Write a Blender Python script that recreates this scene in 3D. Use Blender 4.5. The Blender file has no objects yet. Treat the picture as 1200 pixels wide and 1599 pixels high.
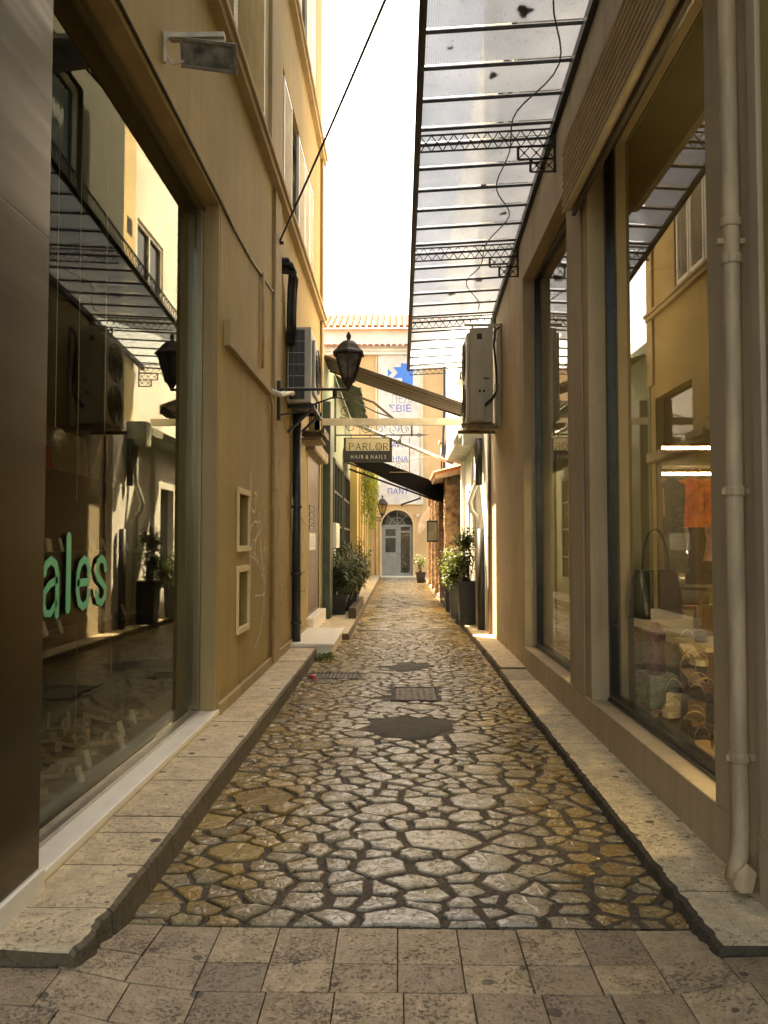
import bpy, math, random
from mathutils import Vector, Matrix
random.seed(7)
R = math.radians
SC = bpy.context.scene
COL = SC.collection

# ------------------------------------------------------------------ camera, sky, sun, exposure
cam = bpy.data.cameras.new("camera")
camo = bpy.data.objects.new("camera", cam)
COL.objects.link(camo)
SC.camera = camo
cam.sensor_fit = 'VERTICAL'
cam.sensor_height = 36.0
cam.lens = 28.0
cam.clip_start = 0.05
cam.clip_end = 600
camo.location = (0, 0, 1.5)
camo.rotation_euler = (R(90 + 2.30), 0, R(1.01))

W = bpy.data.worlds.new("World")
SC.world = W
W.use_nodes = True
wn = W.node_tree.nodes
wl = W.node_tree.links
sky = wn.new("ShaderNodeTexSky")
sky.sky_type = 'NISHITA'
sky.sun_disc = False
SUN_EL, SUN_AZ = 55.0, -45.0       # azimuth from +Y towards +X
sky.sun_elevation = R(SUN_EL)
sky.sun_rotation = R(SUN_AZ)
sky.air_density = 1.0
sky.dust_density = 3.5
sky.ozone_density = 0.6
wn["Background"].inputs[1].default_value = 0.15
wl.new(sky.outputs[0], wn["Background"].inputs[0])

sun = bpy.data.lights.new("sun", 'SUN')
sun.energy = 5.0
sun.angle = R(0.5)
sun.color = (1.0, 0.97, 0.92)
suno = bpy.data.objects.new("sun", sun)
COL.objects.link(suno)
sd = Vector((math.sin(R(SUN_AZ)) * math.cos(R(SUN_EL)), math.cos(R(SUN_AZ)) * math.cos(R(SUN_EL)), math.sin(R(SUN_EL))))
suno.rotation_euler = (-sd).to_track_quat('-Z', 'Y').to_euler()
suno.location = (-6, 20, 25)

vs = SC.view_settings
vs.view_transform = 'Standard'
vs.look = 'None'
vs.gamma = 1
vs.use_curve_mapping = False
vs.exposure = 2.85
try:
    vs.use_white_balance = True
    vs.white_balance_temperature = 10500
    vs.white_balance_tint = 10
except Exception:
    pass
cy = SC.cycles
cy.use_denoising = True
cy.max_bounces = 10
cy.diffuse_bounces = 6
cy.glossy_bounces = 5
cy.transmission_bounces = 6
cy.transparent_max_bounces = 16
cy.sample_clamp_indirect = 6
cy.caustics_reflective = False
cy.caustics_refractive = False


# ------------------------------------------------------------------ materials
def nodes_of(name):
    m = bpy.data.materials.new(name)
    m.use_nodes = True
    nt = m.node_tree
    for n in list(nt.nodes):
        nt.nodes.remove(n)
    out = nt.nodes.new("ShaderNodeOutputMaterial")
    return m, nt, out


def N(nt, t, **kw):
    n = nt.nodes.new(t)
    for k, v in kw.items():
        if isinstance(k, str) and k.startswith("i_"):
            n.inputs[k[2:]].default_value = v
        else:
            setattr(n, k, v)
    return n


def rgb(c):
    return (c[0], c[1], c[2], 1.0)


def pos_scaled(nt, scale=(1, 1, 1)):
    g = N(nt, "ShaderNodeNewGeometry")
    mp = N(nt, "ShaderNodeMapping")
    mp.inputs["Scale"].default_value = scale
    nt.links.new(g.outputs["Position"], mp.inputs["Vector"])
    return mp.outputs[0]


def noise(nt, vec, scale, detail=5, rough=0.6):
    n = N(nt, "ShaderNodeTexNoise")
    n.inputs["Scale"].default_value = scale
    n.inputs["Detail"].default_value = detail
    n.inputs["Roughness"].default_value = rough
    nt.links.new(vec, n.inputs["Vector"])
    return n.outputs["Fac"]


def ramp(nt, fac, p0, p1, c0=(0, 0, 0, 1), c1=(1, 1, 1, 1)):
    r = N(nt, "ShaderNodeValToRGB")
    r.color_ramp.elements[0].position = p0
    r.color_ramp.elements[1].position = p1
    r.color_ramp.elements[0].color = c0
    r.color_ramp.elements[1].color = c1
    nt.links.new(fac, r.inputs[0])
    return r.outputs[0]


def mix(nt, fac, a, b, blend='MIX'):
    m = N(nt, "ShaderNodeMix")
    m.data_type = 'RGBA'
    m.blend_type = blend
    if isinstance(fac, (int, float)):
        m.inputs[0].default_value = fac
    else:
        nt.links.new(fac, m.inputs[0])
    for i, v in ((6, a), (7, b)):
        if isinstance(v, tuple):
            m.inputs[i].default_value = v if len(v) == 4 else rgb(v)
        else:
            nt.links.new(v, m.inputs[i])
    return m.outputs[2]


def math_n(nt, op, a, b=None):
    m = N(nt, "ShaderNodeMath")
    m.operation = op
    for i, v in ((0, a), (1, b)):
        if v is None:
            continue
        if isinstance(v, (int, float)):
            m.inputs[i].default_value = v
        else:
            nt.links.new(v, m.inputs[i])
    return m.outputs[0]


def simple(name, color, rough=0.6, metal=0.0, var=0.25, scale=6.0, bump=0.0, bscale=60, stretch=(1, 1, 1), dark=None, spec=0.5, rvar=0.0, coat=0.0):
    """A surface with uneven tone: two octaves of mottling, optional stretched streaks and fine relief."""
    m, nt, out = nodes_of(name)
    b = N(nt, "ShaderNodeBsdfPrincipled")
    v = pos_scaled(nt, stretch)
    f = noise(nt, v, scale)
    dk = dark or tuple(c * (1 - var * 1.6) for c in color)
    lt = tuple(min(1, c * (1 + var * 0.6)) for c in color)
    c = mix(nt, ramp(nt, f, 0.32, 0.68), dk, lt)
    nt.links.new(c, b.inputs["Base Color"])
    b.inputs["Roughness"].default_value = rough
    b.inputs["Metallic"].default_value = metal
    b.inputs["Specular IOR Level"].default_value = spec
    b.inputs["Coat Weight"].default_value = coat
    if rvar:
        r = math_n(nt, 'ADD', math_n(nt, 'MULTIPLY', f, rvar), rough - rvar * 0.5)
        nt.links.new(r, b.inputs["Roughness"])
    if bump:
        bf = noise(nt, pos_scaled(nt), bscale, 4)
        bp = N(nt, "ShaderNodeBump")
        bp.inputs["Strength"].default_value = bump
        bp.inputs["Distance"].default_value = 0.01
        nt.links.new(bf, bp.inputs["Height"])
        nt.links.new(bp.outputs[0], b.inputs["Normal"])
    nt.links.new(b.outputs[0], out.inputs[0])
    return m


def plaster(name, color, stain=(0.5, 0.45, 0.35), amount=0.5, rough=0.85, base_dirt=None, seed=0.0):
    """Painted render: cloudy paint, vertical rain streaks, blotchy patches, fine grain."""
    m, nt, out = nodes_of(name)
    b = N(nt, "ShaderNodeBsdfPrincipled")
    v = pos_scaled(nt)
    vstr = pos_scaled(nt, (2.2, 2.2, 0.16))
    big = noise(nt, v, 0.9, 6, 0.62)
    mid = noise(nt, v, 5.5, 6, 0.65)
    streak = noise(nt, vstr, 2.6, 5, 0.7)
    fine = noise(nt, v, 140, 2)
    c = mix(nt, ramp(nt, big, 0.3, 0.72), tuple(x * 0.8 for x in color), tuple(min(1, x * 1.12) for x in color))
    c = mix(nt, math_n(nt, 'MULTIPLY', ramp(nt, streak, 0.5, 0.78), amount), c, tuple(color[i] * stain[i] for i in range(3)))
    c = mix(nt, math_n(nt, 'MULTIPLY', ramp(nt, mid, 0.56, 0.74), amount * 0.55), c, tuple(color[i] * (0.4 + stain[i] * 0.5) for i in range(3)))
    c = mix(nt, math_n(nt, 'MULTIPLY', ramp(nt, mid, 0.28, 0.36, (1, 1, 1, 1), (0, 0, 0, 1)), amount * 0.35), c, tuple(min(1, x * 1.3) for x in color))
    if base_dirt:
        g = N(nt, "ShaderNodeNewGeometry")
        s = N(nt, "ShaderNodeSeparateXYZ")
        nt.links.new(g.outputs["Position"], s.inputs[0])
        h = math_n(nt, 'ADD', s.outputs[2], math_n(nt, 'MULTIPLY', mid, 0.9))
        c = mix(nt, math_n(nt, 'MULTIPLY', ramp(nt, h, base_dirt * 0.6, base_dirt, (1, 1, 1, 1), (0, 0, 0, 1)), 0.75), c, (0.10, 0.08, 0.05, 1))
    nt.links.new(c, b.inputs["Base Color"])
    # patched repairs and hairline cracks
    dv = N(nt, "ShaderNodeVectorMath")
    dv.operation = 'ADD'
    nt.links.new(v, dv.inputs[0])
    nz = N(nt, "ShaderNodeTexNoise")
    nz.inputs["Scale"].default_value = 2.2
    nz.inputs["Detail"].default_value = 5
    nt.links.new(v, nz.inputs["Vector"])
    sc_n = N(nt, "ShaderNodeVectorMath")
    sc_n.operation = 'SCALE'
    sc_n.inputs[3].default_value = 0.7
    nt.links.new(nz.outputs["Color"], sc_n.inputs[0])
    nt.links.new(sc_n.outputs[0], dv.inputs[1])
    vc = N(nt, "ShaderNodeTexVoronoi")
    vc.feature = 'DISTANCE_TO_EDGE'
    vc.inputs["Scale"].default_value = 0.75
    nt.links.new(dv.outputs[0], vc.inputs["Vector"])
    crack = math_n(nt, 'MULTIPLY', ramp(nt, vc.outputs["Distance"], 0.003, 0.009, (1, 1, 1, 1), (0, 0, 0, 1)), ramp(nt, big, 0.48, 0.6))
    c = mix(nt, math_n(nt, 'MULTIPLY', crack, 0.65), c, tuple(x * 0.25 for x in color))
    vp = N(nt, "ShaderNodeTexVoronoi")
    vp.inputs["Scale"].default_value = 0.55
    nt.links.new(dv.outputs[0], vp.inputs["Vector"])
    sp_ = N(nt, "ShaderNodeSeparateColor")
    nt.links.new(vp.outputs["Color"], sp_.inputs[0])
    c = mix(nt, math_n(nt, 'MULTIPLY', ramp(nt, sp_.outputs[0], 0.55, 0.57), 0.22), c, tuple(x * (0.62 + 0.1 * i) for i, x in enumerate(color)))
    b.inputs["Roughness"].default_value = rough
    bp = N(nt, "ShaderNodeBump")
    bp.inputs["Strength"].default_value = 0.5
    bp.inputs["Distance"].default_value = 0.006
    nt.links.new(math_n(nt, 'ADD', math_n(nt, 'MULTIPLY', mid, 2.0), math_n(nt, 'MULTIPLY', fine, 0.5)), bp.inputs["Height"])
    nt.links.new(bp.outputs[0], b.inputs["Normal"])
    nt.links.new(b.outputs[0], out.inputs[0])
    return m


def stone(name, cols, rough=0.45, pit=0.6, spots=0.5, scale=1.0, bump=0.6, centre=None, gum=0.0, speck=0.0):
    """Worn limestone: a tone per piece, veins, dark pits, optional paler worn tone plus painted sky sheen down the middle of the lane and dark gum spots."""
    m, nt, out = nodes_of(name)
    b = N(nt, "ShaderNodeBsdfPrincipled")
    v = pos_scaled(nt)
    oi = N(nt, "ShaderNodeObjectInfo")
    g = N(nt, "ShaderNodeNewGeometry")
    rnd = math_n(nt, 'FRACT', math_n(nt, 'ADD', oi.outputs["Random"], g.outputs["Random Per Island"]))
    r = N(nt, "ShaderNodeValToRGB")
    els = r.color_ramp.elements
    els[0].position = 0
    els[0].color = rgb(cols[0])
    els[1].position = 1
    els[1].color = rgb(cols[-1])
    for i, cc in enumerate(cols[1:-1]):
        e = els.new((i + 1) / (len(cols) - 1))
        e.color = rgb(cc)
    nt.links.new(rnd, r.inputs[0])
    c = r.outputs[0]
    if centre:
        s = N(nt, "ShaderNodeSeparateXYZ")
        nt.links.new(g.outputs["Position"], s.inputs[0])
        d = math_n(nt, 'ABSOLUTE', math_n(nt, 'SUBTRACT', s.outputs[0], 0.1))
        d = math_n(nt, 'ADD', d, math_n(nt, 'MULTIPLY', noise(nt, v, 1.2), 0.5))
        worn_sheen = ramp(nt, d, 0.60, 1.10, (1, 1, 1, 1), (0, 0, 0, 1))
        c = mix(nt, math_n(nt, 'MULTIPLY', worn_sheen, 0.8), c, centre)  # worn grey stone, and the sky's sheen along the middle painted into the colour
    big = noise(nt, v, 7 * scale, 6, 0.68)
    c = mix(nt, ramp(nt, big, 0.35, 0.7), mix(nt, 0.45, c, (0.10, 0.08, 0.05, 1)), c)
    p = noise(nt, v, 38 * scale, 6, 0.75)
    area = ramp(nt, noise(nt, v, 3.1 * scale, 4, 0.6), 0.35, 0.65)
    pl_ = math_n(nt, 'ADD', p, math_n(nt, 'MULTIPLY', area, math_n(nt, 'SUBTRACT', -0.06, math_n(nt, 'MULTIPLY', oi.outputs["Random"], speck))))
    pits = ramp(nt, pl_, 0.33, 0.42, (1, 1, 1, 1), (0, 0, 0, 1))
    c = mix(nt, math_n(nt, 'MULTIPLY', pits, pit), c, (0.05, 0.042, 0.03, 1))
    fl = noise(nt, v, 95, 3, 0.7)
    c = mix(nt, 0.55, c, mix(nt, ramp(nt, fl, 0.3, 0.7), (0.55, 0.52, 0.48, 1), (1.35, 1.32, 1.28, 1)), 'MULTIPLY')
    sp = noise(nt, v, 17 * scale, 5, 0.7)
    c = mix(nt, math_n(nt, 'MULTIPLY', ramp(nt, sp, 0.56, 0.72), spots), c, (0.10, 0.085, 0.055, 1))
    if gum:
        vo = N(nt, "ShaderNodeTexVoronoi")
        vo.inputs["Scale"].default_value = 7.0
        vo.inputs["Randomness"].default_value = 1.0
        nt.links.new(v, vo.inputs["Vector"])
        lim = math_n(nt, 'ADD', math_n(nt, 'MULTIPLY', noise(nt, v, 3.3, 2), 0.55), -0.10)
        g_ = math_n(nt, 'LESS_THAN', math_n(nt, 'ADD', vo.outputs["Distance"], math_n(nt, 'MULTIPLY', p, 0.1)), lim)
        c = mix(nt, math_n(nt, 'MULTIPLY', g_, gum), c, (0.045, 0.036, 0.026, 1))
    nt.links.new(c, b.inputs["Base Color"])
    rr = math_n(nt, 'ADD', math_n(nt, 'MULTIPLY', sp, 0.5), rough - 0.25)
    nt.links.new(rr, b.inputs["Roughness"])
    bp = N(nt, "ShaderNodeBump")
    bp.inputs["Strength"].default_value = bump
    bp.inputs["Distance"].default_value = 0.006
    hgt = math_n(nt, 'SUBTRACT', math_n(nt, 'ADD', math_n(nt, 'MULTIPLY', big, 1.2), math_n(nt, 'MULTIPLY', sp, 0.8)), math_n(nt, 'MULTIPLY', pits, 0.35))
    nt.links.new(hgt, bp.inputs["Height"])
    nt.links.new(bp.outputs[0], b.inputs["Normal"])
    nt.links.new(b.outputs[0], out.inputs[0])
    return m


def glass(name, tint=(0.9, 0.92, 0.88), ior=1.6, rough=0.0, dirt=0.03):
    m, nt, out = nodes_of(name)
    tr = N(nt, "ShaderNodeBsdfTransparent")
    tr.inputs[0].default_value = rgb(tint)
    gl = N(nt, "ShaderNodeBsdfGlossy")
    gl.inputs["Roughness"].default_value = rough
    gl.inputs["Color"].default_value = (1, 1, 1, 1)
    fr = N(nt, "ShaderNodeFresnel")
    fr.inputs[0].default_value = ior
    mx = N(nt, "ShaderNodeMixShader")
    gb_ = N(nt, "ShaderNodeNewGeometry")
    nt.links.new(math_n(nt, 'MULTIPLY', fr.outputs[0], math_n(nt, 'SUBTRACT', 1.0, gb_.outputs["Backfacing"])), mx.inputs[0])
    nt.links.new(tr.outputs[0], mx.inputs[1])
    nt.links.new(gl.outputs[0], mx.inputs[2])
    df = N(nt, "ShaderNodeBsdfDiffuse")
    df.inputs[0].default_value = (0.4, 0.38, 0.32, 1)
    f = noise(nt, pos_scaled(nt), 2.5, 6, 0.7)
    mx2 = N(nt, "ShaderNodeMixShader")
    nt.links.new(math_n(nt, 'MULTIPLY', ramp(nt, f, 0.4, 0.8), dirt), mx2.inputs[0])
    nt.links.new(mx.outputs[0], mx2.inputs[1])
    nt.links.new(df.outputs[0], mx2.inputs[2])
    nt.links.new(mx2.outputs[0], out.inputs[0])
    return m


def emit(name, color, strength):
    m, nt, out = nodes_of(name)
    e = N(nt, "ShaderNodeEmission")
    e.inputs[0].default_value = rgb(color)
    e.inputs[1].default_value = strength
    nt.links.new(e.outputs[0], out.inputs[0])
    return m


def leafmat(name, dark, light, trans=0.35):
    m, nt, out = nodes_of(name)
    b = N(nt, "ShaderNodeBsdfPrincipled")
    g = N(nt, "ShaderNodeNewGeometry")
    c = mix(nt, g.outputs["Random Per Island"], dark, light)
    nt.links.new(c, b.inputs["Base Color"])
    b.inputs["Roughness"].default_value = 0.45
    t = N(nt, "ShaderNodeBsdfTranslucent")
    nt.links.new(mix(nt, 0.5, c, (0.35, 0.4, 0.05, 1)), t.inputs[0])
    mx = N(nt, "ShaderNodeMixShader")
    mx.inputs[0].default_value = trans
    nt.links.new(b.outputs[0], mx.inputs[1])
    nt.links.new(t.outputs[0], mx.inputs[2])
    nt.links.new(mx.outputs[0], out.inputs[0])
    return m


def canopy_glass(name):
    """Wired, weathered roof glass: lets the sky through dimly, fine reeded lines, grime creeping out from the wall side."""
    m, nt, out = nodes_of(name)
    v = pos_scaled(nt)
    tl = N(nt, "ShaderNodeBsdfTranslucent")
    df = N(nt, "ShaderNodeBsdfDiffuse")
    tp = N(nt, "ShaderNodeBsdfTransparent")
    g = N(nt, "ShaderNodeNewGeometry")
    s = N(nt, "ShaderNodeSeparateXYZ")
    nt.links.new(g.outputs["Position"], s.inputs[0])
    line = math_n(nt, 'SINE', math_n(nt, 'MULTIPLY', s.outputs[0], 330.0))
    line = ramp(nt, line, 0.25, 0.9)
    cl = noise(nt, v, 1.5, 5, 0.6)
    sp = noise(nt, v, 24, 5, 0.8)
    base = mix(nt, ramp(nt, cl, 0.3, 0.7), (0.62, 0.68, 0.76, 1), (0.84, 0.90, 0.97, 1))
    base = mix(nt, math_n(nt, 'MULTIPLY', line, 0.28), base, (0.32, 0.33, 0.33, 1))
    base = mix(nt, math_n(nt, 'MULTIPLY', ramp(nt, sp, 0.56, 0.72), 0.55), base, (0.2, 0.19, 0.16, 1))
    edge = math_n(nt, 'ADD', s.outputs[0], math_n(nt, 'MULTIPLY', math_n(nt, 'ADD', cl, sp), 0.45))
    grime = ramp(nt, edge, 1.42, 1.72)
    base = mix(nt, math_n(nt, 'MULTIPLY', grime, 0.93), base, (0.03, 0.028, 0.024, 1))
    nt.links.new(base, tl.inputs[0])
    nt.links.new(base, df.inputs[0])
    a = N(nt, "ShaderNodeMixShader")
    a.inputs[0].default_value = 0.12
    nt.links.new(tl.outputs[0], a.inputs[1])
    nt.links.new(df.outputs[0], a.inputs[2])
    nt.links.new(mix(nt, 0.3, base, (0.6, 0.6, 0.6, 1)), tp.inputs[0])
    b = N(nt, "ShaderNodeMixShader")
    fac = mix(nt, grime, (0.30, 0.30, 0.30, 1), (0.0, 0.0, 0.0, 1))
    nt.links.new(fac, b.inputs[0])
    nt.links.new(a.outputs[0], b.inputs[1])
    nt.links.new(tp.outputs[0], b.inputs[2])
    nt.links.new(b.outputs[0], out.inputs[0])
    return m


def steel(name):
    m, nt, out = nodes_of(name)
    b = N(nt, "ShaderNodeBsdfPrincipled")
    fine = noise(nt, pos_scaled(nt, (1, 0.6, 160)), 6, 4)
    wav = noise(nt, pos_scaled(nt, (1, 0.10, 1.5)), 1.6, 3, 0.45)
    c = mix(nt, ramp(nt, fine, 0.2, 0.8), (0.095, 0.075, 0.043, 1), (0.13, 0.105, 0.062, 1))
    nt.links.new(c, b.inputs["Base Color"])
    b.inputs["Metallic"].default_value = 1.0
    nt.links.new(math_n(nt, 'ADD', math_n(nt, 'MULTIPLY', fine, 0.06), 0.22), b.inputs["Roughness"])
    bp = N(nt, "ShaderNodeBump")
    bp.inputs["Strength"].default_value = 0.35
    bp.inputs["Distance"].default_value = 0.05
    nt.links.new(wav, bp.inputs["Height"])
    nt.links.new(bp.outputs[0], b.inputs["Normal"])
    nt.links.new(b.outputs[0], out.inputs[0])
    return m


def stripes(name, c1, c2, vec_scale, axis=0):
    m, nt, out = nodes_of(name)
    b = N(nt, "ShaderNodeBsdfPrincipled")
    g = N(nt, "ShaderNodeNewGeometry")
    s = N(nt, "ShaderNodeSeparateXYZ")
    nt.links.new(g.outputs["Position"], s.inputs[0])
    w = math_n(nt, 'SINE', math_n(nt, 'MULTIPLY', s.outputs[axis], vec_scale))
    c = mix(nt, ramp(nt, w, 0.45, 0.55), c1, c2)
    nt.links.new(c, b.inputs["Base Color"])
    b.inputs["Roughness"].default_value = 0.9
    tl = N(nt, "ShaderNodeBsdfTranslucent")
    nt.links.new(c, tl.inputs[0])
    mx = N(nt, "ShaderNodeMixShader")
    mx.inputs[0].default_value = 0.08
    nt.links.new(b.outputs[0], mx.inputs[1])
    nt.links.new(tl.outputs[0], mx.inputs[2])
    nt.links.new(mx.outputs[0], out.inputs[0])
    return m


def cloth(name, color, trans=0.2):
    m, nt, out = nodes_of(name)
    b = N(nt, "ShaderNodeBsdfPrincipled")
    f = noise(nt, pos_scaled(nt), 3, 5)
    c = mix(nt, ramp(nt, f, 0.3, 0.7), tuple(x * 0.75 for x in color), color)
    nt.links.new(c, b.inputs["Base Color"])
    b.inputs["Roughness"].default_value = 0.95
    b.inputs["Specular IOR Level"].default_value = 0.1
    tl = N(nt, "ShaderNodeBsdfTranslucent")
    nt.links.new(c, tl.inputs[0])
    mx = N(nt, "ShaderNodeMixShader")
    mx.inputs[0].default_value = trans
    nt.links.new(b.outputs[0], mx.inputs[1])
    nt.links.new(tl.outputs[0], mx.inputs[2])
    nt.links.new(mx.outputs[0], out.inputs[0])
    return m


M = {}
M['ochre'] = plaster("ochre_render", (0.385, 0.268, 0.098), (0.55, 0.5, 0.42), 0.55, base_dirt=0.75)
M['ochre_trim'] = plaster("ochre_trim", (0.39, 0.285, 0.15), (0.5, 0.45, 0.4), 0.6)
M['taupe'] = plaster("taupe_render", (0.47, 0.38, 0.26), (0.5, 0.46, 0.42), 0.6, base_dirt=0.6)
M['taupe_trim'] = plaster("taupe_trim", (0.49, 0.40, 0.28), (0.5, 0.46, 0.42), 0.55, base_dirt=0.45)
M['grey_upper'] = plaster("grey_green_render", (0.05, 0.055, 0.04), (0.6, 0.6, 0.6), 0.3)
M['white_render'] = plaster("white_render", (0.86, 0.84, 0.79), (0.8, 0.75, 0.65), 0.3)
M['cream'] = plaster("cream_render", (0.78, 0.62, 0.36), (0.8, 0.7, 0.55), 0.35)
M['green_render'] = plaster("pale_green_render", (0.22, 0.27, 0.19), (0.45, 0.5, 0.45), 0.5, base_dirt=1.2)
M['yellow'] = plaster("yellow_render", (0.36, 0.27, 0.10), (0.75, 0.65, 0.45), 0.45)
M['orange'] = plaster("orange_render", (0.74, 0.47, 0.24), (0.8, 0.7, 0.6), 0.3)
M['marble_white'] = simple("white_marble", (0.88, 0.82, 0.70), 0.35, var=0.06, scale=5, bump=0.1)
M['marble_brown'] = stone("brown_marble", [(0.14, 0.10, 0.07), (0.17, 0.12, 0.08)], 0.4, 0.3, 0.4, 0.6, 0.05)
M['paving'] = stone("paving_stone", [(0.40, 0.305, 0.20), (0.49, 0.38, 0.255), (0.33, 0.255, 0.175), (0.52, 0.405, 0.26), (0.27, 0.21, 0.155)], 0.55, 0.85, 0.4, 1.7, 0.5, gum=0.85, speck=0.09)
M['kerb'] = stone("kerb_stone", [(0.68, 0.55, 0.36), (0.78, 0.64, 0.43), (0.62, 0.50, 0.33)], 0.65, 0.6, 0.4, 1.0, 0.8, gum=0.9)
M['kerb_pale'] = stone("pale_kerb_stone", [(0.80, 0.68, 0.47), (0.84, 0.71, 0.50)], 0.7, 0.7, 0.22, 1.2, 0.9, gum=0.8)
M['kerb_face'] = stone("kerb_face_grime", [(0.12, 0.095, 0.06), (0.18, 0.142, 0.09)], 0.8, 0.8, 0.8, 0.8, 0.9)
M['kerb_shadow'] = stone("kerb_shadow_edge", [(0.05, 0.04, 0.028), (0.08, 0.065, 0.045)], 0.9, 0.8, 0.8, 0.8, 0.9)  # near-black riser: shadow under the rough kerb edge painted into the colour
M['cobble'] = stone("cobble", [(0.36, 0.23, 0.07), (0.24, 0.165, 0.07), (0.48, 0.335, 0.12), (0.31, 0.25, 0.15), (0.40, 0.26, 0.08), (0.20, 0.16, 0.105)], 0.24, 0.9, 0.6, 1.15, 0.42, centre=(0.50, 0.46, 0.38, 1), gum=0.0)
M['mortar'] = simple("mortar", (0.085, 0.063, 0.042), 0.7, var=0.5, scale=34, bump=1.0, bscale=110)
M['tar'] = simple("dark_patch", (0.05, 0.04, 0.03), 0.7, var=0.5, scale=40, bump=1.0, bscale=110)
M['iron'] = simple("black_iron", (0.022, 0.02, 0.02), 0.5, 0.0, var=0.3, scale=20, bump=0.2)
M['cover_stone'] = simple("cover_stone", (0.20, 0.165, 0.115), 0.6, var=0.5, scale=26, bump=0.8, bscale=80)
M['iron_cover'] = simple("iron_cover", (0.12, 0.105, 0.085), 0.55, 0.3, var=0.4, scale=18, bump=0.5)
M['aluminium'] = simple("aluminium", (0.55, 0.53, 0.48), 0.32, 0.85, var=0.1, scale=3, stretch=(6, 6, 0.3))
M['bronze_alu'] = simple("bronze_aluminium", (0.30, 0.25, 0.17), 0.34, 0.8, var=0.15, scale=3, stretch=(6, 6, 0.3))
M['brown_alu'] = simple("brown_aluminium", (0.17, 0.125, 0.075), 0.42, 0.3, var=0.15, scale=3)
M['black_alu'] = simple("black_aluminium", (0.02, 0.022, 0.022), 0.25, 0.2, var=0.2, scale=6)
M['steel'] = steel("brushed_steel")
M['glass'] = glass("shop_glass", (0.86, 0.86, 0.80), 1.9, 0.0, 0.004)
M['glass_r'] = glass("shop_glass_clear", (0.90, 0.90, 0.84), 1.58, 0.0, 0.004)
M['pane_dark'] = simple("dark_window_pane", (0.03, 0.033, 0.033), 0.06, 0.0, var=0.2, scale=1.5, spec=0.8)
M['canopy'] = canopy_glass("canopy_glass")
M['shutter'] = simple("shutter_paint", (0.66, 0.56, 0.36), 0.55, var=0.12, scale=4)
M['shutter_white'] = simple("shutter_white", (0.72, 0.68, 0.60), 0.5, var=0.1, scale=4)
M['slat'] = simple("blind_slat", (0.66, 0.56, 0.42), 0.5, var=0.12, scale=5)
M['pipe_taupe'] = simple("painted_downpipe", (0.50, 0.38, 0.24), 0.6, var=0.3, scale=3, stretch=(3, 3, 0.5), bump=0.1)
M['pipe_ochre'] = simple("ochre_pipe", (0.50, 0.34, 0.16), 0.6, var=0.2, scale=4)
M['pipe_dark'] = simple("dark_downpipe", (0.030, 0.030, 0.030), 0.45, var=0.3, scale=5, bump=0.1)
M['pipe_brown'] = simple("brown_pipe", (0.13, 0.075, 0.04), 0.55, var=0.2, scale=5)
M['ac'] = simple("ac_casing", (0.56, 0.52, 0.43), 0.5, var=0.12, scale=3, stretch=(1, 1, 0.4))
M['ac_dark'] = simple("ac_coil", (0.03, 0.032, 0.034), 0.5, var=0.4, scale=30, stretch=(1, 1, 8))
M['beam'] = simple("painted_beam", (0.66, 0.60, 0.46), 0.55, var=0.15, scale=5)
M['rust'] = simple("rusty_tray", (0.30, 0.22, 0.13), 0.7, var=0.4, scale=9)
M['lantern'] = simple("lantern_iron", (0.045, 0.03, 0.026), 0.55, 0.2, var=0.4, scale=14, bump=0.2)
M['lantern_glass'] = simple("lantern_glass", (0.16, 0.15, 0.14), 0.25, var=0.45, scale=9, spec=0.5)
M['lantern_clear'] = glass("lantern_clear", (0.85, 0.8, 0.65), 1.5, 0.1, 0.2)
M['flood'] = simple("floodlight_casing", (0.24, 0.21, 0.18), 0.6, 0.2, var=0.3, scale=12)
M['flood_glass'] = simple("floodlight_glass", (0.20, 0.19, 0.17), 0.2, var=0.4, scale=14, spec=0.6)
M['white_bracket'] = simple("pale_bracket", (0.55, 0.48, 0.38), 0.6, var=0.2, scale=8)
M['awn_stripe'] = stripes("striped_awning", (0.13, 0.092, 0.056), (0.02, 0.013, 0.009), 30, 1)
M['awn_black'] = cloth("black_awning", (0.007, 0.0065, 0.006), 0.02)
M['awn_teal'] = cloth("green_awning", (0.15, 0.175, 0.135), 0.25)
M['awn_dark'] = simple("awning_edge", (0.07, 0.055, 0.04), 0.8)
M['green_paint'] = simple("dark_green_paint", (0.055, 0.070, 0.045), 0.4, var=0.25, scale=5)
M['green_frame'] = simple("green_frame", (0.03, 0.04, 0.028), 0.4, var=0.25, scale=6)
M['sign_beige'] = simple("sign_beige", (0.42, 0.37, 0.25), 0.5, var=0.1, scale=6)
M['sign_black'] = simple("sign_black", (0.018, 0.017, 0.016), 0.45, var=0.2, scale=6)
M['letter_dark'] = simple("dark_lettering", (0.03, 0.025, 0.02), 0.5)
M['letter_pale'] = simple("pale_lettering", (0.55, 0.52, 0.45), 0.5)
M['letter_green'] = simple("green_lettering", (0.10, 0.52, 0.30), 0.5, var=0.05)
M['letter_blue'] = simple("blue_lettering", (0.10, 0.15, 0.50), 0.6, var=0.05)
M['logo_blue'] = simple("logo_blue", (0.04, 0.22, 0.70), 0.6, var=0.05)
M['letter_grey'] = simple("grey_lettering", (0.45, 0.45, 0.50), 0.6)
M['banner'] = cloth("banner_cloth", (0.92, 0.85, 0.78), 0.15)
M['tile_roof'] = simple("clay_tile", (0.50, 0.20, 0.09), 0.8, var=0.35, scale=4, bump=0.2)
M['tile_gap'] = simple("clay_tile_under", (0.62, 0.42, 0.28), 0.9)
M['door_grey'] = simple("grey_door_paint", (0.26, 0.27, 0.26), 0.5, var=0.12, scale=3)
M['brick'] = simple("pier_brick", (0.34, 0.20, 0.11), 0.85, var=0.45, scale=9, bump=0.5)
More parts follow.
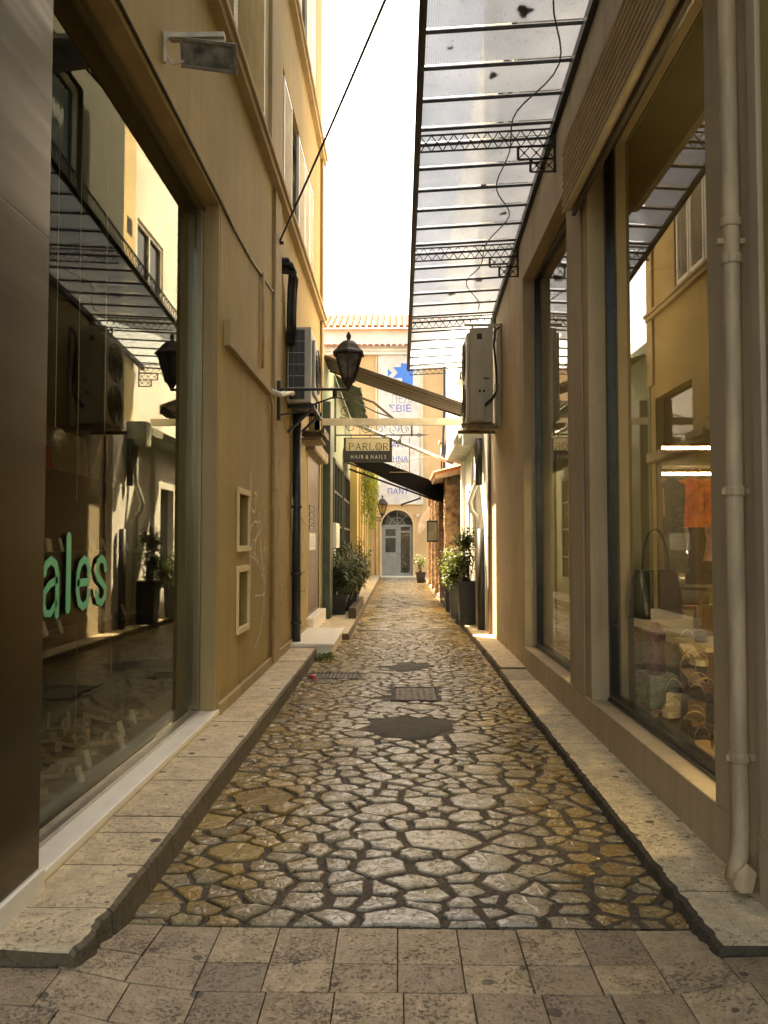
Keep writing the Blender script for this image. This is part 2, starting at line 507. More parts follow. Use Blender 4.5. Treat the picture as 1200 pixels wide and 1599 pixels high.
M['terracotta'] = simple("planter_dark", (0.025, 0.025, 0.028), 0.4, var=0.3, scale=6)
M['soil'] = simple("soil", (0.03, 0.022, 0.015), 0.95)
M['wood_dark'] = simple("dark_wood", (0.06, 0.035, 0.018), 0.5, var=0.3, scale=3, stretch=(8, 1, 8))
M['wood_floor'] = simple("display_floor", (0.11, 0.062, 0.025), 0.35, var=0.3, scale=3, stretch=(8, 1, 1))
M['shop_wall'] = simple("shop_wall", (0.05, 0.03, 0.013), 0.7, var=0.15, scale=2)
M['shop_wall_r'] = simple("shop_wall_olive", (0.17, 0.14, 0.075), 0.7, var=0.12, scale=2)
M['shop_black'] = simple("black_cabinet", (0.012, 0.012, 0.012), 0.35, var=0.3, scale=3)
M['card'] = simple("white_card", (0.60, 0.58, 0.53), 0.6, var=0.05)
M['red'] = simple("red_box", (0.45, 0.03, 0.025), 0.4)
M['yellow_box'] = simple("yellow_box", (0.55, 0.42, 0.03), 0.5)
M['beigebox'] = simple("beige_box", (0.35, 0.27, 0.18), 0.5)
M['silver'] = simple("silver_ball", (0.5, 0.48, 0.45), 0.3, 0.8, var=0.4, scale=40)
M['led'] = emit("led_strip", (1.0, 0.88, 0.62), 26.0)
M['added_lamp_glow'] = emit("added_lamp_glow", (1.0, 0.86, 0.62), 10.0)
M['added_strip_glow'] = emit("added_strip_glow", (1.0, 0.88, 0.68), 20.0)
M['stone_light'] = simple("pale_boulder", (0.6, 0.58, 0.52), 0.8, var=0.2, scale=10)
M['tan'] = simple("tan_leather", (0.48, 0.31, 0.15), 0.45, var=0.2, scale=12)
M['cream_leather'] = simple("cream_leather", (0.66, 0.56, 0.38), 0.45, var=0.15, scale=12)
M['pale_leather'] = simple("pale_leather", (0.30, 0.25, 0.17), 0.4, var=0.2, scale=12)
M['black_leather'] = simple("black_leather", (0.02, 0.02, 0.018), 0.3, var=0.4, scale=18, bump=0.3)
M['brown_leather'] = simple("brown_leather", (0.12, 0.06, 0.03), 0.4, var=0.3, scale=12)
M['purple'] = simple("purple_fabric", (0.14, 0.07, 0.11), 0.7, var=0.4, scale=30)
M['teal_fabric'] = simple("teal_fabric", (0.16, 0.22, 0.20), 0.7, var=0.3, scale=20)
M['orange_cloth'] = simple("orange_fabric", (0.75, 0.16, 0.02), 0.7, var=0.3, scale=16)
M['blue_cloth'] = simple("blue_fabric", (0.03, 0.05, 0.14), 0.8, var=0.3, scale=8)
M['pink_cloth'] = simple("pink_fabric", (0.42, 0.12, 0.20), 0.8, var=0.3, scale=8)
M['olive_cloth'] = simple("olive_fabric", (0.10, 0.11, 0.06), 0.8, var=0.3, scale=8)
M['rose_cloth'] = simple("rose_satin", (0.5, 0.27, 0.24), 0.4, var=0.3, scale=10)
M['black_cloth'] = simple("black_fabric", (0.015, 0.015, 0.017), 0.8, var=0.3, scale=8)
M['curtain'] = cloth("curtain", (0.45, 0.5, 0.52), 0.4)
M['cable'] = simple("black_cable", (0.018, 0.018, 0.02), 0.5)
M['white_plastic'] = simple("white_plastic", (0.72, 0.68, 0.58), 0.45, var=0.08)
M['scribble_pale'] = simple("pale_marker", (0.80, 0.72, 0.55), 0.8)
M['scribble_dark'] = simple("dark_marker", (0.05, 0.045, 0.04), 0.7)
M['leaf_dark'] = leafmat("oleander_leaf", (0.012, 0.024, 0.009, 1), (0.035, 0.062, 0.018, 1), 0.15)
M['leaf_mid'] = leafmat("bush_leaf", (0.018, 0.038, 0.010, 1), (0.065, 0.105, 0.022, 1), 0.3)
M['leaf_vine'] = leafmat("vine_leaf", (0.09, 0.12, 0.015, 1), (0.25, 0.26, 0.03, 1), 0.5)
M['stem'] = simple("stem", (0.08, 0.055, 0.03), 0.8)
M['dry_leaf'] = simple("dry_leaf", (0.05, 0.035, 0.02), 0.9)
M['litter_red'] = simple("red_wrapper", (0.6, 0.06, 0.05), 0.4)
M['gutter'] = simple("gutter_paint", (0.50, 0.50, 0.42), 0.55, var=0.2, scale=4)
M['asphalt'] = simple("asphalt", (0.05, 0.048, 0.045), 0.9, var=0.3, scale=5)


# ------------------------------------------------------------------ mesh helpers
class MB:
    def __init__(s):
        s.v, s.f, s.m = [], [], []

    def quad(s, a, b, c, d, mi=0):
        k = len(s.v)
        s.v += [a, b, c, d]
        s.f.append((k, k + 1, k + 2, k + 3))
        s.m.append(mi)

    def poly(s, pts, mi=0):
        k = len(s.v)
        s.v += list(pts)
        s.f.append(tuple(range(k, k + len(pts))))
        s.m.append(mi)

    def box(s, x0, x1, y0, y1, z0, z1, mi=0, mt=None):
        k = len(s.v)
        pts = [Vector(p) for p in ((x0, y0, z0), (x1, y0, z0), (x1, y1, z0), (x0, y1, z0), (x0, y0, z1), (x1, y0, z1), (x1, y1, z1), (x0, y1, z1))]
        if mt is not None:
            pts = [mt @ p for p in pts]
        s.v += [tuple(p) for p in pts]
        for f in ((0, 3, 2, 1), (4, 5, 6, 7), (0, 1, 5, 4), (1, 2, 6, 5), (2, 3, 7, 6), (3, 0, 4, 7)):
            s.f.append(tuple(k + i for i in f))
            s.m.append(mi)
        return s

    def prism(s, pts, vec, mi=0):
        """pts: planar loop of 3D points; extruded by vec, closed."""
        k = len(s.v)
        n = len(pts)
        vec = Vector(vec)
        s.v += [tuple(p) for p in pts] + [tuple(Vector(p) + vec) for p in pts]
        s.f.append(tuple(range(k, k + n))[::-1])
        s.f.append(tuple(range(k + n, k + 2 * n)))
        s.m += [mi, mi]
        for i in range(n):
            j = (i + 1) % n
            s.f.append((k + i, k + j, k + n + j, k + n + i))
            s.m.append(mi)
        return s

    def tube(s, path, r, n=8, mi=0, cap=True):
        path = [Vector(p) for p in path]
        k0 = len(s.v)
        prev = None
        for i, p in enumerate(path):
            if i == 0:
                t = path[1] - path[0]
            elif i == len(path) - 1:
                t = path[-1] - path[-2]
            else:
                t = (path[i + 1] - path[i]).normalized() + (path[i] - path[i - 1]).normalized()
            t.normalize()
            if prev is None:
                a = Vector((0, 0, 1)) if abs(t.z) < 0.9 else Vector((1, 0, 0))
                u = t.cross(a).normalized()
            else:
                u = (prev - t * prev.dot(t))
                u = u.normalized() if u.length > 1e-6 else t.orthogonal().normalized()
            prev = u
            w = t.cross(u)
            rr = r[i] if isinstance(r, (list, tuple)) else r
            for j in range(n):
                a = 2 * math.pi * j / n
                s.v.append(tuple(p + (u * math.cos(a) + w * math.sin(a)) * rr))
        for i in range(len(path) - 1):
            for j in range(n):
                a = k0 + i * n + j
                b = k0 + i * n + (j + 1) % n
                s.f.append((a, b, b + n, a + n))
                s.m.append(mi)
        if cap:
            s.f.append(tuple(range(k0, k0 + n))[::-1])
            e = k0 + (len(path) - 1) * n
            s.f.append(tuple(range(e, e + n)))
            s.m += [mi, mi]
        return s

    def bar(s, a, b, w, h=None, mi=0, up=(0, 0, 1)):
        """A rectangular bar between two points."""
        a, b = Vector(a), Vector(b)
        h = h or w
        t = (b - a).normalized()
        u = t.cross(Vector(up))
        u = u.normalized() if u.length > 1e-5 else t.orthogonal().normalized()
        q = u.cross(t)
        k = len(s.v)
        for p in (a, b):
            for su, sq in ((-1, -1), (1, -1), (1, 1), (-1, 1)):
                s.v.append(tuple(p + u * su * w / 2 + q * sq * h / 2))
        for f in ((0, 1, 2, 3), (7, 6, 5, 4), (0, 4, 5, 1), (1, 5, 6, 2), (2, 6, 7, 3), (3, 7, 4, 0)):
            s.f.append(tuple(k + i for i in f))
            s.m.append(mi)
        return s

    def lathe(s, prof, c=(0, 0, 0), n=16, mi=0, rot=0.0):
        k = len(s.v)
        for r, z in prof:
            for j in range(n):
                a = 2 * math.pi * j / n + rot
                s.v.append((c[0] + r * math.cos(a), c[1] + r * math.sin(a), c[2] + z))
        for i in range(len(prof) - 1):
            for j in range(n):
                a = k + i * n + j
                b = k + i * n + (j + 1) % n
                s.f.append((a, b, b + n, a + n))
                s.m.append(mi)
        s.f.append(tuple(range(k, k + n))[::-1])
        e = k + (len(prof) - 1) * n
        s.f.append(tuple(range(e, e + n)))
        s.m += [mi, mi]
        return s

    def ribbon(s, pts, w, mi=0, nrm=(1, 0, 0), caps=True):
        """A flat painted stroke of width w along pts, facing nrm."""
        pts = [Vector(p) for p in pts]
        nrm = Vector(nrm)
        L, Rr = [], []
        for i, p in enumerate(pts):
            a = pts[max(0, i - 1)]
            b = pts[min(len(pts) - 1, i + 1)]
            t = (b - a).normalized()
            q = nrm.cross(t).normalized()
            ww = w[i] if isinstance(w, (list, tuple)) else w
            L.append(p + q * ww / 2)
            Rr.append(p - q * ww / 2)
        loop = []
        if caps:
            for end, sgn in ((0, -1), (-1, 1)):
                pass
        for i in range(len(pts) - 1):
            s.quad(tuple(L[i]), tuple(Rr[i]), tuple(Rr[i + 1]), tuple(L[i + 1]), mi)
        if caps:
            for idx in (0, len(pts) - 1):
                ww = w[idx] if isinstance(w, (list, tuple)) else w
                e1 = (L[idx] - pts[idx]).normalized()
                e2 = nrm.cross(e1).normalized()
                sg = 1 if idx == 0 else -1
                fan = [pts[idx] + e1 * (ww / 2 * math.cos(a)) + e2 * (sg * ww / 2 * math.sin(a)) for a in [math.pi * k / 8 for k in range(9)]]
                s.poly([tuple(p) for p in fan], mi)
        return s

    def wall(s, axis, c, thick, u0, u1, z0, z1, openings=(), mi=0):
        """A wall sheet of real thickness with openings cut through; axis 'x': plane X=c spanning Y; axis 'y': plane Y=c spanning X."""
        us = sorted({u0, u1} | {v for o in openings for v in o[:2] if u0 < v < u1})
        zs = sorted({z0, z1} | {v for o in openings for v in o[2:4] if z0 < v < z1})
        nu, nz = len(us) - 1, len(zs) - 1

        def solid(i, j):
            if i < 0 or j < 0 or i >= nu or j >= nz:
                return False
            cu, cz = (us[i] + us[i + 1]) / 2, (zs[j] + zs[j + 1]) / 2
            return not any(o[0] < cu < o[1] and o[2] < cz < o[3] for o in openings)

        def P(u, z, d):
            return (c + d, u, z) if axis == 'x' else (u, c + d, z)
        for i in range(nu):
            for j in range(nz):
                if not solid(i, j):
                    continue
                a, b, lo, hi = us[i], us[i + 1], zs[j], zs[j + 1]
                s.quad(P(a, lo, 0), P(b, lo, 0), P(b, hi, 0), P(a, hi, 0), mi)
                s.quad(P(a, lo, thick), P(a, hi, thick), P(b, hi, thick), P(b, lo, thick), mi)
                if not solid(i - 1, j):
                    s.quad(P(a, lo, 0), P(a, hi, 0), P(a, hi, thick), P(a, lo, thick), mi)
                if not solid(i + 1, j):
                    s.quad(P(b, lo, 0), P(b, lo, thick), P(b, hi, thick), P(b, hi, 0), mi)
                if not solid(i, j - 1):
                    s.quad(P(a, lo, 0), P(a, lo, thick), P(b, lo, thick), P(b, lo, 0), mi)
                if not solid(i, j + 1):
                    s.quad(P(a, hi, 0), P(b, hi, 0), P(b, hi, thick), P(a, hi, thick), mi)
        return s

    def build(s, name, mats, parent=None, origin=None, smooth=False, bevel=0.0, kind=None, label=None):
        o0 = Vector(origin) if origin is not None else (WORLD(parent) if parent else Vector((0, 0, 0)))
        me = bpy.data.meshes.new(name)
        me.from_pydata([tuple(Vector(v) - o0) for v in s.v], [], s.f)
        if not isinstance(mats, (list, tuple)):
            mats = [mats]
        for m in mats:
            me.materials.append(M[m] if isinstance(m, str) else m)
        if len(mats) > 1:
            me.polygons.foreach_set("material_index", s.m)
        if smooth:
            me.polygons.foreach_set("use_smooth", [True] * len(me.polygons))
        me.update()
        o = bpy.data.objects.new(name, me)
        COL.objects.link(o)
        if parent:
            o.parent = parent
            o.location = o0 - WORLD(parent)
        else:
            o.location = o0
        if bevel:
            b = o.modifiers.new("edge", 'BEVEL')
            b.width = bevel
            b.segments = 2
            b.limit_method = 'ANGLE'
        if kind:
            o['kind'] = kind
        if label:
            o['label'] = label
        return o


def WORLD(o):
    p = Vector((0, 0, 0))
    while o is not None:
        p += o.location
        o = o.parent
    return p


def thing(name, label, cat, loc=(0, 0, 0), group=None):
    o = bpy.data.objects.new(name, None)
    o.empty_display_size = 0.1
    o.location = loc
    COL.objects.link(o)
    return tag(o, label, cat, group)


def tag(o, label, cat, group=None):
    o['label'] = label
    o['category'] = cat
    if group:
        o['group'] = group
    return o


def structure(o):
    o['kind'] = 'structure'
    return o


def copy_tree(o, parent=None):
    c = o.copy()
    COL.objects.link(c)
    c.parent = parent
    for ch in list(o.children):
        copy_tree(ch, c)
    return c


def text(name, body, size, loc, rot, mat, parent, align='CENTER', sx=1.0, extrude=0.002):
    cu = bpy.data.curves.new(name, 'FONT')
    cu.body = body
    cu.size = size
    cu.align_x = align
    cu.align_y = 'BOTTOM_BASELINE'
    cu.extrude = extrude
    cu.materials.append(M[mat])
    o = bpy.data.objects.new(name, cu)
    COL.objects.link(o)
    o.location = Vector(loc) - WORLD(parent)
    o.rotation_euler = rot
    o.scale = (sx, 1, 1)
    me = bpy.data.meshes.new_from_object(o)
    me.name = name
    r = bpy.data.objects.new(name, me)
    COL.objects.link(r)
    r.location, r.rotation_euler, r.scale = o.location, o.rotation_euler, o.scale
    r.parent = parent
    bpy.data.objects.remove(o)
    return r


def box(name, x0, x1, y0, y1, z0, z1, mat, parent=None, bevel=0.0, **kw):
    return MB().box(x0, x1, y0, y1, z0, z1).build(name, mat, parent, bevel=bevel, **kw)


def arc(c, r, a0, a1, n, plane='xz'):
    out = []
    for i in range(n + 1):
        a = R(a0 + (a1 - a0) * i / n)
        u, v = r * math.cos(a), r * math.sin(a)
        if plane == 'xz':
            out.append((c[0] + u, c[1], c[2] + v))
        elif plane == 'yz':
            out.append((c[0], c[1] + u, c[2] + v))
        else:
            out.append((c[0] + u, c[1] + v, c[2]))
    return out


def spiral(c, r0, r1, a0, turns, n, sx=1):
    return [(c[0] + sx * (r0 + (r1 - r0) * i / n) * math.cos(a0 + turns * 2 * math.pi * i / n), c[1], c[2] + (r0 + (r1 - r0) * i / n) * math.sin(a0 + turns * 2 * math.pi * i / n)) for i in range(n + 1)]


# ------------------------------------------------------------------ ground, lane, pavements
g = MB()
g.box(-120, 120, -60, 160, -0.5, -0.08)
structure(g.build("ground", "asphalt"))


def hash2(x, y, k=0):
    v = math.sin(x * 127.1 + y * 311.7 + k * 74.7) * 43758.5453
    return v - math.floor(v)


def vnoise(x, y, k=0):
    xi, yi = math.floor(x), math.floor(y)
    fx, fy = x - xi, y - yi
    fx, fy = fx * fx * (3 - 2 * fx), fy * fy * (3 - 2 * fy)
    a, b = hash2(xi, yi, k), hash2(xi + 1, yi, k)
    c, d = hash2(xi, yi + 1, k), hash2(xi + 1, yi + 1, k)
    return a + (b - a) * fx + (c - a) * fy + (a - b - c + d) * fx * fy


LX0, LX1, LY0, LY1 = -1.09, 1.16, 3.17, 35.9
bed = MB()
nx, ny = 30, 300
for j in range(ny + 1):
    yy = LY0 + (LY1 - LY0) * (j / ny) ** 1.35
    for i in range(nx + 1):
        xx = LX0 + (LX1 - LX0) * i / nx
        bed.v.append((xx, yy, (vnoise(xx * 6, yy * 6) - 0.5) * 0.008 + (vnoise(xx * 1.3, yy * 1.3, 3) - 0.5) * 0.012))
for j in range(ny):
    for i in range(nx):
        a = j * (nx + 1) + i
        bed.f.append((a, a + 1, a + nx + 2, a + nx + 1))
        bed.m.append(0)
lane = structure(bed.build("lane", "mortar", smooth=True))


def in_patch(x, y):
    if ((x - 0.07) / 0.36) ** 2 + ((y - 6.58) / 0.40) ** 2 < 1:
        return True
    if -0.09 < x < 0.44 and 7.62 < y < 8.40:
        return True
    if ((x - 0.10) / 0.28) ** 2 + ((y - 9.75) / 0.34) ** 2 < 1:
        return True
    if -1.02 < x < -0.42 and 8.85 < y < 9.32:
        return True
    return False


def dart(x0, x1, y0, y1, rad, tries):
    cell = 0.25
    grid = {}
    pts = []
    for _ in range(tries):
        x, y = random.uniform(x0, x1), random.uniform(y0, y1)
        r = rad(x, y)
        gi, gj = int((x - x0) / cell), int((y - y0) / cell)
        ok = True
        for a in range(gi - 2, gi + 3):
            for b in range(gj - 2, gj + 3):
                for q in grid.get((a, b), ()):
                    px, py, pr = pts[q]
                    if (px - x) ** 2 + (py - y) ** 2 < ((pr + r) * 0.5) ** 2:
                        ok = False
                        break
                if not ok:
                    break
            if not ok:
                break
        if ok:
            grid.setdefault((gi, gj), []).append(len(pts))
            pts.append((x, y, r))
    return pts, grid, cell


def cells(x0, x1, y0, y1, rad, tries, gap, sx=0.8):
    """Irregular polygons (Voronoi cells shrunk by the joint width); sx < 1 stretches the stones across the lane."""
    pts, grid, cell = dart(x0 * sx, x1 * sx, y0, y1, rad, tries)
    out = []
    for i, (x, y, r) in enumerate(pts):
        poly = [(x0 * sx + 0.012, y0 + 0.006), (x1 * sx - 0.012, y0 + 0.006), (x1 * sx - 0.012, y1 - 0.006), (x0 * sx + 0.012, y1 - 0.006)]
        gi, gj = int((x - x0 * sx) / cell), int((y - y0) / cell)
        gp = gap(x, y)
        for a in range(gi - 3, gi + 4):
            for b in range(gj - 3, gj + 4):
                for q in grid.get((a, b), ()):
                    if q == i:
                        continue
                    qx, qy, qr = pts[q]
                    dx, dy = qx - x, qy - y
                    d = math.hypot(dx, dy)
                    if d > 0.75:
                        continue
                    nx_, ny_ = dx / d, dy / d
                    lim = d * 0.5 + (r * r - qr * qr) / (2 * d) * 0.35 - gp * 0.5
                    new = []
                    for k in range(len(poly)):
                        p, pn = poly[k], poly[(k + 1) % len(poly)]
                        dp = (p[0] - x) * nx_ + (p[1] - y) * ny_ - lim
                        dn = (pn[0] - x) * nx_ + (pn[1] - y) * ny_ - lim
                        if dp <= 0:
                            new.append(p)
                        if (dp < 0) != (dn < 0):
                            t = dp / (dp - dn)
                            new.append((p[0] + (pn[0] - p[0]) * t, p[1] + (pn[1] - p[1]) * t))
                    poly = new
                    if len(poly) < 3:
                        break
                if len(poly) < 3:
                    break
            if len(poly) < 3:
                break
        if len(poly) >= 3:
            poly = [(p[0] / sx, p[1]) for p in poly]
            cxx = sum(p[0] for p in poly) / len(poly)
            cyy = sum(p[1] for p in poly) / len(poly)
            area = abs(sum(poly[k][0] * poly[(k + 1) % len(poly)][1] - poly[(k + 1) % len(poly)][0] * poly[k][1] for k in range(len(poly)))) / 2
            if area > 0.0012:
                out.append((cxx, cyy, poly))
    return out


def stone_into(mb, cx_, cy_, poly, h, n_target=13, rough=0.12):
    ring = []
    per = sum(math.dist(poly[k], poly[(k + 1) % len(poly)]) for k in range(len(poly)))
    step = per / n_target
    for k in range(len(poly)):
        p, q = poly[k], poly[(k + 1) % len(poly)]
        d = math.dist(p, q)
        m = max(1, int(d / step))
        for t in range(m):
            f = t / m
            ring.append((p[0] + (q[0] - p[0]) * f, p[1] + (q[1] - p[1]) * f))
    size = math.sqrt(per * per / 16)
    rr = []
    for (x, y) in ring:
        e = 1 - random.random() * rough
        rr.append((cx_ + (x - cx_) * e, cy_ + (y - cy_) * e))
    n = len(rr)
    k = len(mb.v)
    tx, ty = random.uniform(-0.03, 0.03), random.uniform(-0.03, 0.03)
    for (x, y) in rr:
        mb.v.append((x, y, -0.02))
    inset = min(0.007, size * 0.06)
    for (x, y) in rr:
        mb.v.append((x, y, h * 0.55 + (x - cx_) * tx + (y - cy_) * ty))
    for (x, y) in rr:
        d = math.hypot(x - cx_, y - cy_) or 1e-6
        e = (d - inset) / d
        xx, yy = cx_ + (x - cx_) * e, cy_ + (y - cy_) * e
        mb.v.append((xx, yy, h + (x - cx_) * tx + (y - cy_) * ty + random.uniform(-0.0015, 0.0015)))
    for (x, y) in rr:
        e = 0.5
        mb.v.append((cx_ + (x - cx_) * e, cy_ + (y - cy_) * e, h + random.uniform(-0.0015, 0.0035)))
    mb.v.append((cx_, cy_, h + random.uniform(0, 0.003)))
    for lv in range(3):
        for i in range(n):
            a = k + lv * n + i
            b = k + lv * n + (i + 1) % n
            mb.f.append((a, b, b + n, a + n))
            mb.m.append(0)
    top = k + 4 * n
    for i in range(n):
        mb.f.append((k + 3 * n + i, k + 3 * n + (i + 1) % n, top))
        mb.m.append(0)


def rad_near(x, y):
    u = random.random()
    base = 0.085 + 0.22 * u ** 2.2
    if y > 5.5:
        base *= 0.86
    if x > 0.45:
        base *= 0.92
    return base


near = cells(LX0, LX1, LY0, 13.75, rad_near, 42000, lambda x, y: random.uniform(0.012, 0.036) if (x > -0.35 and y < 7) else random.uniform(0.008, 0.020))
near = [c for c in near if not in_patch(c[0], c[1])]
near.sort(key=lambda c: c[1])
for c in near[:300]:
    mb = MB()
    stone_into(mb, c[0], c[1], c[2], random.uniform(0.008, 0.016), 22, 0.15)
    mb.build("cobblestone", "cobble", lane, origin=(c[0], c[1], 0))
rest = MB()
for c in near[300:]:
    stone_into(rest, c[0], c[1], c[2], random.uniform(0.007, 0.014), 11 if c[1] < 9 else 8)
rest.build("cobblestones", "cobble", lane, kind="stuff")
far = cells(LX0, LX1 - 0.06, 13.85, LY1, lambda x, y: 0.26 + 0.22 * random.random(), 9000, lambda x, y: 0.018, 0.75)
rest = MB()
for c in far:
    stone_into(rest, c[0], c[1], c[2], random.uniform(0.006, 0.014), 7, 0.05)
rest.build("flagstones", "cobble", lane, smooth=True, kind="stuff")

# repaired patches and covers let into the lane
pm = MB()
for (cx_, cy_, rx, ry) in ((0.07, 6.58, 0.37, 0.39), (0.10, 9.75, 0.28, 0.33)):
    nr = 48
    k = len(pm.v)
    for q, hz in ((1.0, -0.004), (0.93, 0.005), (0.6, 0.008), (0.25, 0.007)):
        for i in range(nr):
            a = 2 * math.pi * i / nr
            e = q * (1 + 0.10 * math.sin(3 * a + cy_) + 0.07 * math.sin(7 * a + 1) + 0.10 * (vnoise(a * 5 + cx_ * 9, q) - 0.5))
            pm.v.append((cx_ + rx * math.cos(a) * e, cy_ + ry * math.sin(a) * e, hz + 0.006 * (vnoise(a * 6, q * 9) - 0.5)))
    for lv in range(3):
        for i in range(nr):
            j = (i + 1) % nr
            pm.f.append((k + lv * nr + i, k + lv * nr + j, k + (lv + 1) * nr + j, k + (lv + 1) * nr + i))
            pm.m.append(0)
    pm.f.append(tuple(range(k + 3 * nr, k + 4 * nr)))
    pm.m.append(0)
pm.build("mortar_patch", "tar", lane, kind="stuff", smooth=True)
cv = thing("access_cover", "rectangular iron access cover set flush in the middle of the cobbled lane", "manhole cover", (0.17, 8.0, 0))
cf = MB()
for (a, b, c_, d) in ((-0.07, 0.42, 7.64, 7.68), (-0.07, 0.42, 8.34, 8.38), (-0.07, -0.03, 7.68, 8.34), (0.38, 0.42, 7.68, 8.34)):
    cf.box(a, b, c_, d, -0.02, 0.014)
cf.build("cover_frame", "tar", cv)
cp = MB()
cp.box(-0.02, 0.37, 7.69, 8.33, -0.02, 0.010)
for i in range(6):
    for j in range(8):
        cp.box(0.0 + i * 0.062, 0.03 + i * 0.062, 7.72 + j * 0.077, 7.75 + j * 0.077, 0.009, 0.013)
cp.build("cover_plate", "cover_stone", cv)
dg = thing("drain_grate", "dark iron drain grate in the lane against the left kerb", "drain grate", (-0.72, 9.08, 0))
fr = MB()
for (a, b, c_, d) in ((-1.0, -0.44, 8.88, 8.91), (-1.0, -0.44, 9.26, 9.29), (-1.0, -0.97, 8.91, 9.26), (-0.47, -0.44, 8.91, 9.26)):
    fr.box(a, b, c_, d, -0.02, 0.012)
fr.build("grate_frame", "tar", dg)
for i in range(11):
    box("grate_bar", -0.955 + i * 0.045, -0.93 + i * 0.045, 8.91, 9.26, -0.015, 0.009, "iron_cover", dg)

# cross street of stone slabs in front
cs = structure(box("street", -3.2, 1.46, 0.9, 3.165, -0.06, -0.012, "mortar"))
RWX = 1.50


def slab_rise(x):
    a_ = min(1, max(0, (-0.72 - x) / 0.45))
    b_ = min(1, max(0, (x - 0.85) / 0.40))
    return 0.075 * a_ * a_ * (3 - 2 * a_) + 0.055 * b_ * b_ * (3 - 2 * b_)


rows = [3.165, 2.90, 2.715, 2.50, 2.26, 2.02, 1.78, 1.54, 1.30, 1.06]
for r in range(len(rows) - 1):
    y1, y0 = rows[r], rows[r + 1]
    off = [0.0, 0.0, 0.02, 0.10, 0.05, 0.12, 0.0, 0.07, 0.02][r]
    x = -2.98 + off
    while x < 2.3:
        w = 0.229
        skip = (y1 > 2.72 and x + w / 2 < -1.1) or (x + w / 2 > 1.16 and y1 > 2.95) or (x + w > RWX and y1 > 2.0)
        if not skip:
            dz = random.uniform(-0.003, 0.003)
            mb = MB()
            mb.box(x + 0.0018, x + w - 0.0018, y0 + 0.0018, y1 - 0.0018, -0.05, 0.006 + dz)
            mb.v = [(p[0], p[1], p[2] + slab_rise(p[0]) * min(1, max(0, (3.2 - p[1]) / 0.4))) for p in mb.v]
            mb.build("paving_slab", "paving", cs, origin=(x, y0, 0), bevel=0.003)
        x += w


def kerb_slab(parent, xin, xout, ya, yb, ztop, mats, rough=0.008, chip=None, zin=None):
    """One kerb slab: flat top, worn arris, dirty riser, painted shadow-dark on the near right. xout is the edge towards the lane."""
    mb = MB()
    sg = 1 if xout > xin else -1
    n = max(6, int((yb - ya) / 0.022)) if ya < 8 else max(4, int((yb - ya) / 0.06))
    prof_n = 0
    for i in range(n + 1):
        y = ya + (yb - ya) * i / n
        e = (vnoise(y * 26, xout * 5, 1) - 0.5) * 0.7 * rough + (vnoise(y * 70, xout * 5, 2) - 0.5) * rough
        if chip:
            e -= chip(y)
        zt = ztop + (vnoise(y * 4, 0.3, 5) - 0.5) * 0.006 - (0.03 * max(0, 1 - (y - 2.72) / 0.2) ** 2 * vnoise(y * 20, 2.2) if chip else 0)
        pr = [(xin, -0.05), (xin, (zin or ztop)), (xout - sg * 0.10 + sg * e * .3, zt), (xout - sg * 0.022 + sg * e, zt - 0.001), (xout - sg * 0.004 + sg * e, zt - 0.016), (xout + sg * e * 1.2, zt * 0.5), (xout + sg * (0.012 + e * 0.6), -0.05)]
        prof_n = len(pr)
        for (x, z) in pr:
            mb.v.append((x, y, z))
    for i in range(n):
        for k in range(prof_n - 1):
            a = i * prof_n + k
            f = (a, a + prof_n, a + prof_n + 1, a + 1)
            mb.f.append(f if sg > 0 else f[::-1])
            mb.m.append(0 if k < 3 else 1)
    mb.f.append(tuple(range(prof_n)))
    mb.f.append(tuple(range(n * prof_n, (n + 1) * prof_n))[::-1])
    mb.m += [1, 1]
    return mb.build("kerb_slab", mats, parent, origin=(xin, ya, 0))


pl = structure(box("pavement", -1.75, -1.47, 2.4, 35.9, -0.06, 0.03, "mortar"))
ys = [2.72, 3.02, 3.42, 3.80, 4.02, 4.62, 5.12, 5.62, 6.15, 6.62, 7.15, 7.7, 8.2, 8.75, 9.3, 9.7, 10.1, 10.48]
for a, b in zip(ys, ys[1:]):
    ch = (lambda y: 0.03 * max(0, 1 - (y - 2.72) / 0.10) ** 2 + 0.016 * vnoise(y * 40, 4)) if a < 3 else None
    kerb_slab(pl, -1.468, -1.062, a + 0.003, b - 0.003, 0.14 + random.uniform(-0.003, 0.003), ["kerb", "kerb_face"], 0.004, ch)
y = 12.5
while y < 35.8:
    kerb_slab(pl, -1.44, -0.77, y + 0.004, min(35.88, y + 1.2) - 0.004, 0.10, ["kerb", "kerb_face"], 0.012)
    y += 1.2
pr_ = structure(box("right_pavement", 1.475, 1.9, 2.2, 35.9, -0.06, 0.03, "mortar"))
ys = [2.905, 3.35, 4.55, 5.8, 7.1, 8.42]
for a, b in zip(ys, ys[1:]):
    kerb_slab(pr_, 1.50, 1.135, a + 0.003, b - 0.003, 0.075 + random.uniform(-0.002, 0.002), ["kerb_pale", "kerb_shadow"], 0.014)
kerb_slab(pr_, 1.50, 1.15, 8.43, 9.2, 0.070, ["paving", "kerb_face"], 0.01)
y = 9.21
while y < 35.8:
    e = min(35.88, y + 0.85)
    xo = 1.16 - (y - 9) * 0.0042
    kerb_slab(pr_, 1.60, xo, y + 0.003, e - 0.003, 0.088, ["kerb_pale" if y < 14 else "kerb", "kerb_face"], 0.014)
    y = e


